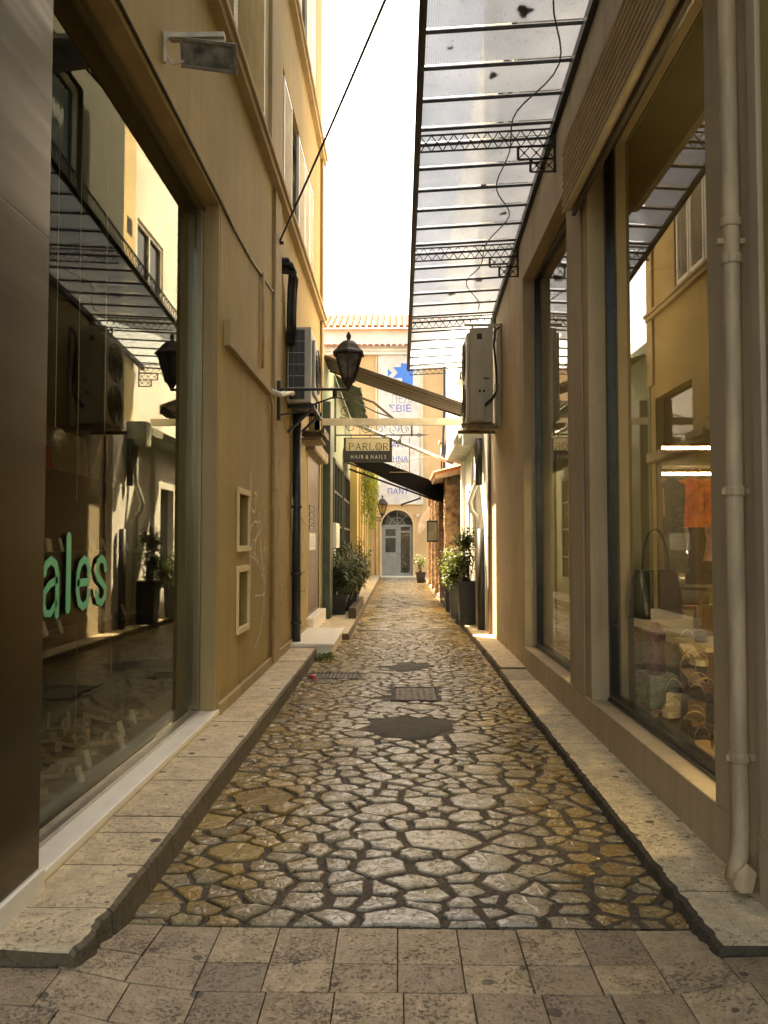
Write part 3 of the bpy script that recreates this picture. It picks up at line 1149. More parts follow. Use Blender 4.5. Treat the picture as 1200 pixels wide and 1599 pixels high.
# ------------------------------------------------------------------ left building (ochre, shop window in front)
LW = -1.44
lb = thing("shop_building", "tall ochre rendered building with brushed steel front and slatted upper shutters", "building", (-1.44, 6.35, 0.0))
L_open = [(5.2, 8.42, 5.82, 7.62), (9.75, 13.45, 5.82, 7.5), (10.2, 13.7, 8.98, 11.2), (5.0, 8.4, 8.98, 11.2),
          (7.12, 7.60, 1.46, 1.98), (7.12, 7.60, 0.72, 1.27), (12.72, 14.55, 0.30, 4.15)]
mb = MB()
mb.wall('x', LW, -0.30, 6.35, 14.8, 0.0, 14.0, [o for o in L_open if o[0] > 6.35] + [(6.35, 8.42, 5.82, 7.62), (6.35, 8.4, 8.98, 11.2)])
mb.wall('x', LW, -0.30, -1.0, 6.35, 4.25, 14.0, [(5.2, 6.35, 5.82, 7.62), (5.0, 6.35, 8.98, 11.2)])
mb.wall('y', 14.8, -0.3, -6.0, LW - 0.302, 0, 14.0)
mb.build("wall", "ochre", lb)
mb = MB()
mb.box(-6, LW - 0.05, -1.0, 14.5, 13.9, 14.0)
mb.build("roof", "asphalt", lb)
box("inner_core", -3.0, -1.9, -1.0, 14.4, 4.6, 13.8, "shop_black", lb)
# pilasters, ledges, mouldings
box("pilaster", LW - 0.02, LW + 0.035, 9.02, 9.50, 0.14, 5.60, "ochre_trim", lb, 0.006)
box("pilaster", LW - 0.02, LW + 0.035, 8.70, 9.15, 5.75, 7.62, "ochre_trim", lb, 0.006)
for (z0, z1, zt) in ((5.62, 5.70, 5.76), (8.66, 8.76, 8.84)):
    mb = MB()
    mb.box(LW - 0.02, LW + 0.085, -1.0, 14.83, z0, z1)
    mb.box(LW - 0.02, LW + 0.115, -1.0, 14.86, z1 + 0.001, zt)
    mb.build("ledge", "ochre_trim", lb, bevel=0.006)
mb = MB()
mb.box(LW - 0.02, LW + 0.03, 6.37, 9.0, 0.135, 0.23)
mb.box(LW - 0.02, LW + 0.03, 9.52, 12.6, 0.135, 0.23)
mb.build("base_moulding", "ochre_trim", lb, bevel=0.008)
box("corner_trim", LW - 0.25, LW + 0.05, 14.55, 14.86, 4.4, 8.66, "ochre_trim", lb, 0.01)
# first and second floor windows
for wi, (a, b, c_, d) in enumerate(L_open[:4]):
    wf = MB()
    xf = LW - 0.10
    for (p, q, r_, s_) in ((a, b, c_, c_ + 0.06), (a, b, d - 0.06, d), (a, a + 0.06, c_ + 0.06, d - 0.06), (b - 0.06, b, c_ + 0.06, d - 0.06)):
        wf.box(xf - 0.06, xf, p + 0.002, q - 0.002, r_ + 0.001, s_ - 0.001)
    w = wf.build("window", "brown_alu", lb)
    box("pane", xf - 0.045, xf - 0.03, a + 0.06, b - 0.06, c_ + 0.06, d - 0.06, "pane_dark", w)
    leaves = {0: [(5.22, 6.72), (6.75, 8.24)], 1: [(9.86, 10.62), (11.35, 12.1), (12.15, 12.75), (12.8, 13.35)], 2: [(10.3, 11.6), (12.3, 13.0), (13.05, 13.6)], 3: [(5.1, 6.6), (6.65, 8.2)]}[wi]
    for li, (p, q) in enumerate(leaves):
        xs = LW + (0.012 if wi in (0, 3) else -0.015)
        sh = MB()
        t = 0.055
        for (p0, q0, z0, z1) in ((p, p + t, c_ + 0.03, d - 0.05), (q - t, q, c_ + 0.03, d - 0.05), (p + t, q - t, c_ + 0.03, c_ + 0.1), (p + t, q - t, d - 0.12, d - 0.05)):
            sh.box(xs - 0.02, xs + 0.02, p0, q0, z0, z1)
        so = sh.build("shutter", "shutter" if wi == 0 else "shutter_white", lb)
        sl = MB()
        z = c_ + 0.12
        while z < d - 0.13:
            sl.prism([(xs - 0.012, p + t, z), (xs + 0.014, p + t, z - 0.018), (xs + 0.018, p + t, z - 0.012), (xs - 0.008, p + t, z + 0.008)], (0, q - p - 2 * t, 0))
            z += 0.036
        sl.build("louvre_slats", "shutter" if wi == 0 else "shutter_white", so, kind="stuff")
# two little framed vents
for (z0, z1) in ((1.46, 1.98), (0.72, 1.27)):
    fr = MB()
    t = 0.025
    for (p, q, r_, s_) in ((7.09, 7.63, z1 - t, z1 + .03), (7.09, 7.63, z0 - .03, z0 + t), (7.09, 7.09 + t, z0 + t, z1 - t), (7.63 - t, 7.63, z0 + t, z1 - t)):
        fr.box(LW - 0.01, LW + 0.022, p, q, r_, s_)
    w = fr.build("vent_window", "cream", lb, bevel=0.004)
    box("pane", LW - 0.14, LW - 0.12, 7.12, 7.60, z0, z1, "pane_dark", w)
    lv = MB()
    for k in range(9):
        z = z0 + 0.06 + k * (z1 - z0 - 0.1) / 9
        lv.box(LW - 0.10, LW - 0.06, 7.13, 7.59, z, z + 0.006)
    lv.build("vent_bars", "iron", w)
# recessed doorway: dark marble slab, lintel box, transom, door steps
box("marble_panel", LW - 0.16, LW - 0.012, 12.72, 14.55, 0.331, 3.02, "marble_brown", lb)
box("transom", LW - 0.2, LW - 0.14, 12.74, 14.53, 3.05, 4.14, "pane_dark", lb)
mb = MB()
mb.box(LW - 0.1, LW + 0.005, 12.60, 12.72, 0.23, 4.2)
mb.box(LW - 0.1, LW + 0.005, 14.55, 14.68, 0.23, 4.2)
mb.build("door_surround", "ochre_trim", lb, bevel=0.005)
lt = MB()
lt.prism([(LW - 0.1, 12.35, 2.97), (LW + 0.13, 12.35, 2.97), (LW + 0.15, 12.35, 3.00), (LW + 0.15, 12.35, 3.15), (LW - 0.1, 12.35, 3.22)], (0, 2.3, 0))
lt.build("door_hood", "rust", lb, bevel=0.006)
st = MB()
st.box(LW - 0.02, -0.84, 10.49, 12.47, 0.155, 0.195)
st.box(LW - 0.02, -0.87, 10.51, 12.45, -0.05, 0.154)
st.build("doorstep", "marble_white", lb, bevel=0.006)
box("threshold", LW - 0.2, LW + 0.12, 12.5, 14.6, 0.10, 0.33, "marble_white", lb, 0.008)
for k in range(4):
    pt_ = box("name_plate", LW - 0.012, LW - 0.002, 12.95, 13.75, 2.05 - k * 0.11, 2.14 - k * 0.11, "sign_black", lb)
    ln = MB()
    for q in range(2):
        ln.box(LW - 0.0019, LW - 0.001, 13.02, 13.6 - 0.1 * ((k + q) % 3), 2.07 + q * 0.03 - k * 0.11, 2.08 + q * 0.03 - k * 0.11)
    ln.build("lettering", "letter_pale", pt_)
pt_ = box("name_plate", LW - 0.012, LW - 0.001, 12.93, 13.9, 1.40, 1.68, "card", lb, label="pale name plate under the dark ones")
ln = MB()
for q in range(4):
    ln.box(LW - 0.0009, LW, 13.0, 13.8 - 0.12 * (q % 3), 1.46 + q * 0.05, 1.475 + q * 0.05)
ln.build("lettering", "letter_grey", pt_)

# shop window of the left building
SW = thing("shop_window", "big shoe shop window in aluminium frame beside the steel column, green letters on it", "shop window", (-1.6, 4.8, 0.14))
mb = MB()
mb.box(-1.72, -1.60, 3.12, 6.20, 0.19, 0.224)
mb.box(-1.598, -1.545, 3.18, 6.20, 0.19, 0.21)
mb.build("bottom_track", "aluminium", SW)
mb = MB()
mb.box(-1.64, -1.56, 6.222, 6.245, 0.19, 4.17)
mb.box(-1.575, -1.55, 6.225, 6.245, 0.19, 4.17)
mb.box(-1.66, -1.56, 6.245, 6.30, 0.19, 4.17)
mb.build("side_frame", "bronze_alu", SW, bevel=0.004)
mb = MB()
mb.box(-1.72, -1.575, 1.5, 6.30, 4.17, 4.235)
mb.box(-1.575, -1.55, 1.5, 6.30, 4.185, 4.205)
mb.build("top_frame", "brown_alu", SW)


def glass_x(y):
    return -1.600 + 0.0 * (6.22 - y)


mb = MB()
mb.prism([(glass_x(2.6), 2.6, 0.225), (glass_x(6.22), 6.22, 0.225), (glass_x(6.22), 6.22, 4.17), (glass_x(2.6), 2.6, 4.17)], (-0.010, 0, 0))
mb.build("pane", "glass", SW)
mb = MB()
mb.box(-1.60, -1.42, 3.17, 6.52, 0.150, 0.188)
mb.box(-1.60, -1.428, 3.17, 6.51, 0.10, 0.149)
mb.build("sill", "marble_white", SW, bevel=0.006)
box("lintel", -1.75, -1.443, 1.5, 6.347, 4.236, 4.249, "ochre_trim", SW)
box("jamb", -1.75, -1.443, 6.302, 6.348, 0.192, 4.234, "ochre_trim", SW)
# letters on the pane: S hidden by the column, a l e s
nm = (1, 0, 0)
XG = -1.6935
lt = MB()
lt.ribbon([(XG, 3.58, 1.37), (XG, 3.60, 1.405), (XG, 3.65, 1.425), (XG, 3.70, 1.405), (XG, 3.72, 1.36), (XG, 3.72, 1.17)], 0.042, 0, nm)
lt.ribbon([(XG, 3.71, 1.33), (XG, 3.64, 1.315), (XG, 3.585, 1.28), (XG, 3.575, 1.23), (XG, 3.60, 1.185), (XG, 3.65, 1.18), (XG, 3.705, 1.22)], 0.036, 0, nm)
lt.ribbon([(XG, 3.845, 1.53), (XG, 3.845, 1.19)], 0.055, 0, nm)
lt.ribbon([(XG, 3.97, 1.305), (XG, 4.10, 1.305), (XG, 4.108, 1.36), (XG, 4.085, 1.405), (XG, 4.04, 1.422), (XG, 3.99, 1.40), (XG, 3.962, 1.35), (XG, 3.958, 1.27), (XG, 3.98, 1.205), (XG, 4.03, 1.182), (XG, 4.085, 1.2), (XG, 4.105, 1.245)], 0.042, 0, nm)
lt.ribbon([(XG, 4.335, 1.365), (XG, 4.325, 1.40), (XG, 4.28, 1.423), (XG, 4.225, 1.405), (XG, 4.205, 1.36), (XG, 4.23, 1.32), (XG, 4.29, 1.29), (XG, 4.335, 1.26), (XG, 4.33, 1.215), (XG, 4.285, 1.183), (XG, 4.225, 1.20), (XG, 4.2, 1.245)], 0.042, 0, nm)
lt.ribbon([(XG, 3.42, 1.42), (XG, 3.36, 1.5), (XG, 3.26, 1.53), (XG, 3.18, 1.47), (XG, 3.2, 1.38), (XG, 3.36, 1.31), (XG, 3.42, 1.24), (XG, 3.38, 1.19), (XG, 3.28, 1.17), (XG, 3.18, 1.22)], 0.045, 0, nm)
lt.v = [(glass_x(v[1]) + 0.0015, v[1], v[2]) for v in lt.v]
lt.build("window_lettering", "letter_green", SW)

# steel column front
sc_ = thing("steel_column", "brushed steel clad column at the left edge, standing on a white skirting", "column", (-1.42, 2.0, 0.2))
box("core", -1.80, -1.445, -0.8, 3.12, 0.2, 6.2, "shop_black", sc_)
for (z0, z1) in ((0.225, 2.736), (2.738, 6.2)):
    box("steel_panel", -1.444, -1.415, -0.8, 3.165, z0, z1, "steel", sc_, 0.0015)
    box("steel_panel", -1.75, -1.4445, 3.1205, 3.165, z0, z1, "steel", sc_)
box("skirting", -1.5, -1.398, -0.8, 3.185, 0.06, 0.222, "marble_white", sc_, 0.006)

# ------------------------------------------------------------------ right building (taupe)
RW = 1.47
rb = thing("corner_building", "taupe rendered building on the right with two tall black framed shop windows", "building", (1.47, 6.5, 0.0))
mb = MB()
mb.wall('x', RW, 0.30, 9.30, 12.42, 0.0, 5.55)
mb.wall('x', RW, 0.30, 3.72, 9.30, 4.62, 5.55)
mb.wall('x', RW, 0.30, 6.12, 6.88, 0.315, 4.62)
mb.wall('x', RW, 0.30, -1.0, 3.72, 0.0, 5.55)
mb.wall('y', 12.42, -0.3, RW + 0.302, 6.0, 0.0, 5.55)
mb.build("wall", "taupe", rb)
mb = MB()
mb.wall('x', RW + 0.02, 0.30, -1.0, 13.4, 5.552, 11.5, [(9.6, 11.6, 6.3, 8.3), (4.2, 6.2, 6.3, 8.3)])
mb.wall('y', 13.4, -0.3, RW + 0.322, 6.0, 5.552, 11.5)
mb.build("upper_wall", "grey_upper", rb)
mb = MB()
mb.box(RW + 0.01, 6.0, -1, 13.39, 11.5, 11.6)
mb.box(RW + 0.3, 6.0, -1, 13.09, 5.3, 5.5)
mb.build("roof", "asphalt", rb)
for (a, b) in ((9.6, 11.6), (4.2, 6.2)):
    fr = MB()
    xf = RW + 0.10
    for (p, q, r_, s_) in ((a, b, 6.3, 6.37), (a, b, 8.23, 8.3), (a, a + .07, 6.37, 8.23), (b - .07, b, 6.37, 8.23), ((a + b) / 2 - .035, (a + b) / 2 + .035, 6.37, 8.23)):
        fr.box(xf, xf + 0.06, p + 0.002, q - 0.002, r_, s_)
    w = fr.build("window", "shutter_white", rb)
    cu = MB()
    for k in range(24):
        y0 = a + 0.07 + (b - a - 0.14) * k / 24
        y1 = a + 0.07 + (b - a - 0.14) * (k + 1) / 24
        cu.quad((xf + 0.12 + 0.03 * (k % 2), y0, 6.35), (xf + 0.12 + 0.03 * ((k + 1) % 2), y1, 6.35), (xf + 0.12 + 0.03 * ((k + 1) % 2), y1, 8.25), (xf + 0.12 + 0.03 * (k % 2), y0, 8.25))
    cu.build("curtain", "curtain", w)
    box("sill", RW - 0.06, RW + 0.12, a - 0.08, b + 0.08, 6.22, 6.298, "taupe_trim", rb, 0.006)
box("plinth", RW - 0.01, RW + 0.40, 3.56, 9.42, 0.0, 0.312, "taupe_trim", rb, 0.006)
box("plinth", RW - 0.035, RW + 0.30, -1.0, 3.25, 0.0, 0.34, "taupe_trim", rb, 0.006)
mb = MB()
mb.box(RW - 0.025, RW - 0.0005, -1.0, 3.12, 0.341, 5.4)
mb.build("yellow_strip", "yellow", rb)
mb = MB()
mb.box(RW - 0.04, RW - 0.0005, 3.14, 3.22, 0.341, 5.4)
mb.build("edge_strip", "taupe_trim", rb, bevel=0.006)
mb = MB()
mb.box(RW - 0.015, RW - 0.0005, 3.55, 3.73, 0.313, 5.2)
mb.build("pilaster", "taupe_trim", rb, bevel=0.006)
box("pilaster", RW - 0.015, RW - 0.0005, 6.3, 6.7, 0.313, 4.6, "taupe_trim", rb, 0.006)
# black framed shop windows
for (a, b, nm_) in ((3.75, 6.118, "near"), (6.89, 9.28, "far")):
    sw = thing("shop_window", {"near": "tall black framed shop window full of bags and shoes on the right", "far": "narrow looking black framed shop window between the taupe pillar and plain wall"}[nm_], "shop window", (1.62, (a + b) / 2, 0.312))
    fr = MB()
    t = 0.055
    for (p, q, r_, s_) in ((a, b, 0.313, 0.313 + t), (a, b, 4.62 - t, 4.618), (a, a + t, 0.313 + t, 4.62 - t), (b - t, b, 0.313 + t, 4.62 - t)):
        fr.box(1.60, 1.68, p, q, r_, s_)
    fr.box(1.585, 1.60, a, b, 0.313, 0.335)
    fr.build("frame", "black_alu", sw, bevel=0.003)
    box("pane", 1.632, 1.642, a + t, b - t, 0.313 + t, 4.62 - t, "glass_r", sw)
    if nm_ == "far":
        mb = MB()
        mb.box(1.60, 1.77, 9.285, 9.299, 0.313, 4.62)
        mb.build("reveal", "taupe_trim", sw)

# open slatted blind over the near right window
bl = thing("slatted_blind", "long box of horizontal slats fixed above the near right shop window", "blind", (1.4, 5.0, 4.1))
mb = MB()
mb.box(1.40, 1.43, 1.8, 6.34, 4.14, 4.74)
mb.box(1.43, RW - 0.001, 1.8, 6.34, 4.66, 4.74)
mb.build("backing", "wood_dark", bl)
first = MB()
first.prism([(1.325, 1.8, 4.178), (1.335, 1.8, 4.168), (1.398, 1.8, 4.190), (1.398, 1.8, 4.202), (1.338, 1.8, 4.186), (1.33, 1.8, 4.190)], (0, 4.56, 0))
s0 = first.build("slat", "slat", bl)
for k in range(1, 11):
    s1 = s0.copy()
    COL.objects.link(s1)
    s1.location = s0.location + Vector((0, 0, 0.052 * k))

# ------------------------------------------------------------------ glass canopy over the right shop
cn = thing("glass_canopy", "iron and wired glass canopy with diamond lattice brackets above the right shop", "canopy", (1.47, 7.5, 5.3))


def cz(y):
    return 5.50 - 0.09 * (y - 6)


XO, XI = 0.20, 1.465
trs = [0.4, 2.7, 5.0, 7.3, 9.6, 11.9, 14.2]
bars = []
for a, b in zip(trs, trs[1:]):
    bars += [a + 0.14, b - 0.10] + [a + 0.14 + (b - a - 0.24) * k / 5 for k in range(1, 5)]
bars = sorted(set([0.4] + bars + [14.4]))
for yb in bars:
    MB().bar((XO, yb, cz(yb) - 0.085), (XI, yb, cz(yb) - 0.015), 0.016, 0.022).build("glazing_bar", "iron", cn)
for ya, yb in zip(bars, bars[1:]):
    if yb - ya < 0.1:
        continue
    mb = MB()
    ya += 0.012
    yb -= 0.012
    k = len(mb.v)
    for (x, dz) in ((XO, -0.058), (XI, 0.012)):
        for yy in (ya, yb):
            mb.v += [(x, yy, cz(yy) + dz), (x, yy, cz(yy) + dz + 0.006)]
    mb.f += [(0, 2, 6, 4), (1, 5, 7, 3), (0, 4, 5, 1), (2, 3, 7, 6), (0, 1, 3, 2), (4, 6, 7, 5)]
    mb.m += [0] * 6
    mb.build("glass_panel", "canopy", cn)
mb = MB()
mb.bar((XI - 0.02, 0.4, cz(0.4) - 0.03), (XI - 0.02, 14.4, cz(14.4) - 0.03), 0.05, 0.09)
mb.build("wall_rail", "iron", cn)
mb = MB()
mb.bar((XO, 0.4, cz(0.4) - 0.08), (XO, 14.4, cz(14.4) - 0.08), 0.035, 0.05)
mb.bar((XO - 0.02, 0.4, cz(0.4) - 0.08), (XO - 0.02, 14.4, cz(14.4) - 0.08), 0.045, 0.02)
mb.build("outer_rail", "iron", cn)


def lattice(mb, P, Q, h, n, t=0.008, dots=True):
    """A band of X-crossings between P and Q (bottom line), height h upward, with chords and little bosses."""
    P, Q = Vector(P), Vector(Q)
    up = Vector((0, 0, h))
    mb.bar(P, Q, t * 1.5, t * 1.8)
    mb.bar(P + up, Q + up, t * 1.5, t * 1.8)
    for i in range(n):
        a, b = P.lerp(Q, i / n), P.lerp(Q, (i + 1) / n)
        mb.bar(a, b + up, t * 0.8, t)
        mb.bar(a + up, b, t * 0.8, t)
        if dots:
            c = (a + b + up) / 2
            mb.box(c.x - 0.01, c.x + 0.01, c.y - 0.01, c.y + 0.01, c.z - 0.01, c.z + 0.01)


for yt in trs:
    mb = MB()
    zb = cz(yt) - 0.20
    lattice(mb, (XO + 0.01, yt, zb - 0.03), (XI - 0.005, yt, zb + 0.03), 0.155, 12)
    lattice(mb, (XI - 0.345, yt, zb - 0.105), (XI - 0.005, yt, zb - 0.10), 0.12, 3)
    lattice(mb, (XI - 0.23, yt, zb - 0.225), (XI - 0.005, yt, zb - 0.22), 0.12, 2)
    mb.bar((XI - 0.345, yt, zb - 0.105), (XI - 0.345, yt, zb + 0.02), 0.018, 0.018)
    mb.bar((XI - 0.23, yt, zb - 0.225), (XI - 0.23, yt, zb - 0.1), 0.018, 0.018)
    mb.bar((XI - 0.005, yt, zb - 0.23), (XI - 0.005, yt, zb + 0.16), 0.018, 0.018)
    mb.build("lattice_bracket", "iron", cn)
mb = MB()
ys_ = [0.4 + k * 0.7 for k in range(21)]
for a, b in zip(ys_, ys_[1:]):
    lattice(mb, (XO - 0.018, a, cz(a) - 0.06), (XO - 0.018, b, cz(b) - 0.06), 0.17, 6, 0.010, False)
mb.build("fascia_lattice", "iron", cn)
# dead leaves and twigs lying on the canopy glass
dl = MB()
for (x, y, s) in ((0.95, 5.85, .055), (0.80, 6.55, .035), (0.42, 6.2, .02), (1.3, 5.6, .05), (0.9, 8.3, .03), (1.1, 10.7, .05), (0.75, 11.1, .05), (1.2, 8.9, .04)):
    z = cz(y) - 0.058 + 0.07 * (x - XO) / 1.265 + 0.009
    pts = [(x + s * (1 + .45 * math.sin(3.1 * a + x * 9)) * math.cos(a), y + s * (1 + .45 * math.cos(2.3 * a + y * 7)) * math.sin(a), z) for a in [2 * math.pi * k / 11 for k in range(11)]]
    dl.prism(pts, (0, 0, 0.012))
for (x, y) in ((0.45, 5.45),):
    z = cz(y) - 0.058 + 0.07 * (x - XO) / 1.265 + 0.012
    dl.tube([(x, y, z), (x + .05, y + .15, z), (x + .02, y + .3, z)], 0.006, 5)
    dl.tube([(x + .05, y + .15, z), (x - .1, y + .17, z), (x - .16, y + .14, z)], 0.005, 5)
o = dl.build("dead_leaves", "dry_leaf", origin=(0.9, 7.5, 5.3))
o['kind'] = 'stuff'
tag(o, "dead leaves and twigs lying on top of the canopy glass", "leaves")
# loose cable that meanders under the canopy
path = []
for k in range(60):
    y = 4.0 + k * 0.125
    x = 1.16 + 0.10 * math.sin(y * 2.3) + 0.06 * math.sin(y * 5.1 + 1) - 0.02 * (y - 5)
    path.append((x, y, cz(y) - 0.12 + 0.02 * math.sin(y * 3.7)))
o = MB().tube(path, 0.007, 5).build("loose_cable", "cable", origin=(1.16, 6, 5.4))
tag(o, "thin black cable wandering along the underside of the glass canopy", "cable")


# ------------------------------------------------------------------ far left: green shop, yellow house
gb = thing("green_shop", "low pale green shopfront with dark green framed glazing behind the doorstep", "building", (-1.4, 19.0, 0.0))
gw = [(16.95, 19.6, 0.5, 3.35), (20.0, 22.6, 0.5, 3.35)]
mb = MB()
mb.wall('x', -1.42, -0.3, 14.81, 23.6, 0.0, 5.3, gw)
mb.build("wall", "green_render", gb)
box("roof", -6, -1.43, 14.82, 23.58, 5.15, 5.28, "asphalt", gb)
box("inner_core", -4.0, -2.2, 15.2, 23.4, 0.1, 5.0, "shop_black", gb)
mb = MB()
mb.box(-1.43, -1.27, 14.95, 15.55, 0.1, 4.2)
mb.build("pillar", "green_paint", gb, bevel=0.02)
for (a, b, c_, d) in gw:
    fr = MB()
    t = 0.09
    for (p, q, r_, s_) in ((a, b, c_, c_ + t), (a, b, d - t, d), (a, a + t, c_ + t, d - t), (b - t, b, c_ + t, d - t)):
        fr.box(-1.44, -1.36, p + .002, q - .002, r_, s_)
    for k in (1, 2):
        y = a + (b - a) * k / 3
        fr.box(-1.43, -1.37, y - 0.03, y + 0.03, c_ + t, d - t)
    for z in (1.15, 1.9, 2.65):
        fr.box(-1.43, -1.375, a + t, b - t, z - 0.025, z + 0.025)
    w = fr.build("window", "green_frame", gb)
    box("pane", -1.50, -1.48, a + t, b - t, c_ + t, d - t, "pane_dark", w)
yb_ = thing("yellow_house", "bright yellow rendered house wall between the green shop and the orange facade", "building", (-1.2, 30.0, 0.0))
mb = MB()
mb.wall('x', -1.22, -0.3, 23.61, 35.9, 0.0, 4.6, [(26.0, 27.0, 1.0, 3.0), (30.2, 31.2, 0.2, 2.6)])
mb.build("wall", "yellow", yb_)
box("roof", -6, -1.23, 23.63, 35.88, 4.5, 4.58, "asphalt", yb_)
for y in (24.6, 28.4, 32.6, 34.5):
    box("pilaster", -1.24, -1.16, y, y + 0.35, 0.1, 4.4, "yellow", yb_, 0.01)
box("window", -1.36, -1.32, 26.0, 27.0, 1.0, 3.0, "pane_dark", yb_)
box("door", -1.36, -1.32, 30.2, 31.2, 0.2, 2.6, "green_paint", yb_)

# ------------------------------------------------------------------ the orange house that closes the lane
EY = 36.0


def bx(px):
    return (px - 622) * EY / 1244


def bz(py):
    return 1.5 + (850 - py) * EY / 1244


ob = thing("orange_house", "orange house closing the lane, arched grey door and tiled eaves", "building", (-0.05, 36.0, 0.0))
mb = MB()
DX0, DX1, DZ, DT = -0.74, 0.66, 2.32, 3.02
mb.wall('y', EY, 0.35, -5.5, 5.0, 0.0, 10.4, [(DX0, DX1, 0.0, DT), (-4.6, -3.9, 6.6, 8.0)])
cxm = (DX0 + DX1) / 2
rx = (DX1 - DX0) / 2
for sg in (-1, 1):
    pts = [(cxm + sg * rx * math.cos(R(a)), EY, DZ + rx * math.sin(R(a))) for a in range(0, 91, 9)]
    loop = pts + [(cxm + sg * rx, EY, DT)]
    loop[-2] = (cxm, EY, DT)
    mb.prism(loop, (0, 0.35, 0))
mb.build("wall", "orange", ob)
ed = MB()
prev = None
for i in range(25):
    a = R(i * 7.5)
    p = (cxm + (rx + 0.05) * math.cos(a), EY - 0.03, DZ + (rx + 0.05) * math.sin(a))
    if prev:
        ed.bar(prev, p, 0.06, 0.10, up=(0, 1, 0))
    prev = p
ed.bar((DX0 - 0.05, EY - 0.03, 0.05), (DX0 - 0.05, EY - 0.03, DZ), 0.06, 0.1, up=(0, 1, 0))
ed.bar((DX1 + 0.05, EY - 0.03, 0.05), (DX1 + 0.05, EY - 0.03, DZ), 0.06, 0.1, up=(0, 1, 0))
ed.build("door_surround", "cream", ob)
# grey double door, right leaf glazed
dr = MB()
for (a, b, c_, d) in ((DX0, DX0 + .07, 0.05, DZ), (DX1 - .07, DX1, 0.05, DZ), (DX0 + .07, DX1 - .07, DZ - .04, DZ + .05), (-0.03, 0.04, 0.05, DZ - .04)):
    dr.box(a, b, EY + 0.10, EY + 0.17, c_, d)
dr.box(DX0 + .07, -0.03, EY + 0.12, EY + 0.15, 0.08, 1.12)
for (a, b, c_, d) in ((DX0 + .07, DX0 + .17, 1.12, DZ - .04), (-0.11, -0.03, 1.12, DZ - .04), (DX0 + .17, -0.11, 1.78, 1.86), (DX0 + .17, -0.11, DZ - .14, DZ - .04), (0.04, 0.12, 0.08, DZ - .04), (0.53, 0.59, 0.08, DZ - .04), (0.12, 0.53, 2.02, 2.1), (0.12, .53, 0.08, .2)):
    dr.box(a, b, EY + 0.11, EY + 0.155, c_, d)
door = dr.build("door", "door_grey", ob)
box("door_panel", DX0 + .16, -0.12, EY + 0.113, EY + 0.121, 0.25, 1.0, "door_grey", door, 0.01)
box("pane", DX0 + .17, -0.11, EY + 0.13, EY + 0.14, 1.12, DZ - .14, "pane_dark", door)
box("pane", 0.12, 0.53, EY + 0.13, EY + 0.14, 0.2, DZ - .04, "lantern_clear", door)
fl = MB()
fan = [(cxm + (rx - .02) * math.cos(R(a)), EY + 0.14, DZ + 0.05 + (rx - .05) * math.sin(R(a))) for a in range(0, 181, 10)]
fl.prism(fan, (0, 0.01, 0))
fo = fl.build("fanlight", "pane_dark", ob)
mu = MB()
for a in (45, 90, 135):
    mu.bar((cxm, EY + 0.12, DZ + .05), (cxm + (rx - .04) * math.cos(R(a)), EY + 0.12, DZ + .05 + (rx - .07) * math.sin(R(a))), 0.03, 0.02)
pts = arc((cxm, EY + 0.12, DZ + 0.05), 0.33, 0, 180, 14)
for a, b in zip(pts, pts[1:]):
    mu.bar(a, b, 0.025, 0.02, up=(0, 1, 0))
mu.build("fanlight_bars", "door_grey", fo)
box("threshold", -1.0, 0.9, EY - 0.28, EY + 0.1, -0.02, 0.07, "marble_white", ob, 0.01)
rm = MB()
rm.box(-2.2, 2.2, EY + 2.6, EY + 2.65, 0, 3.2)
rm.box(-2.2, 2.2, EY + 0.36, EY + 2.6, 0.0, 0.04)
rm.box(-2.2, 2.2, EY + 0.36, EY + 2.6, 3.15, 3.2)
rm.box(-2.2, -2.15, EY + 0.36, EY + 2.6, 0.04, 3.15)
rm.box(2.15, 2.2, EY + 0.36, EY + 2.6, 0.04, 3.15)
rm.build("hallway", "cream", ob)
box("window", -4.58, -3.92, EY + 0.12, EY + 0.16, 6.62, 7.98, "pane_dark", ob)
mb = MB()
mb.box(-5.6, 5.1, EY - 0.32, EY + 0.05, 10.24, 10.38)
mb.box(-5.6, 5.1, EY - 0.20, EY + 0.05, 10.10, 10.239)
mb.build("cornice", "white_render", ob)
dp = MB()
dp.tube([(-0.98, EY - 0.06, 10.4), (-0.98, EY - 0.06, 0.1)], 0.045, 8)
dp.tube([(1.0, EY - 0.06, 10.4), (1.0, EY - 0.06, 3.5)], 0.045, 8)
dp.build("downpipe", "cream", ob, smooth=True)


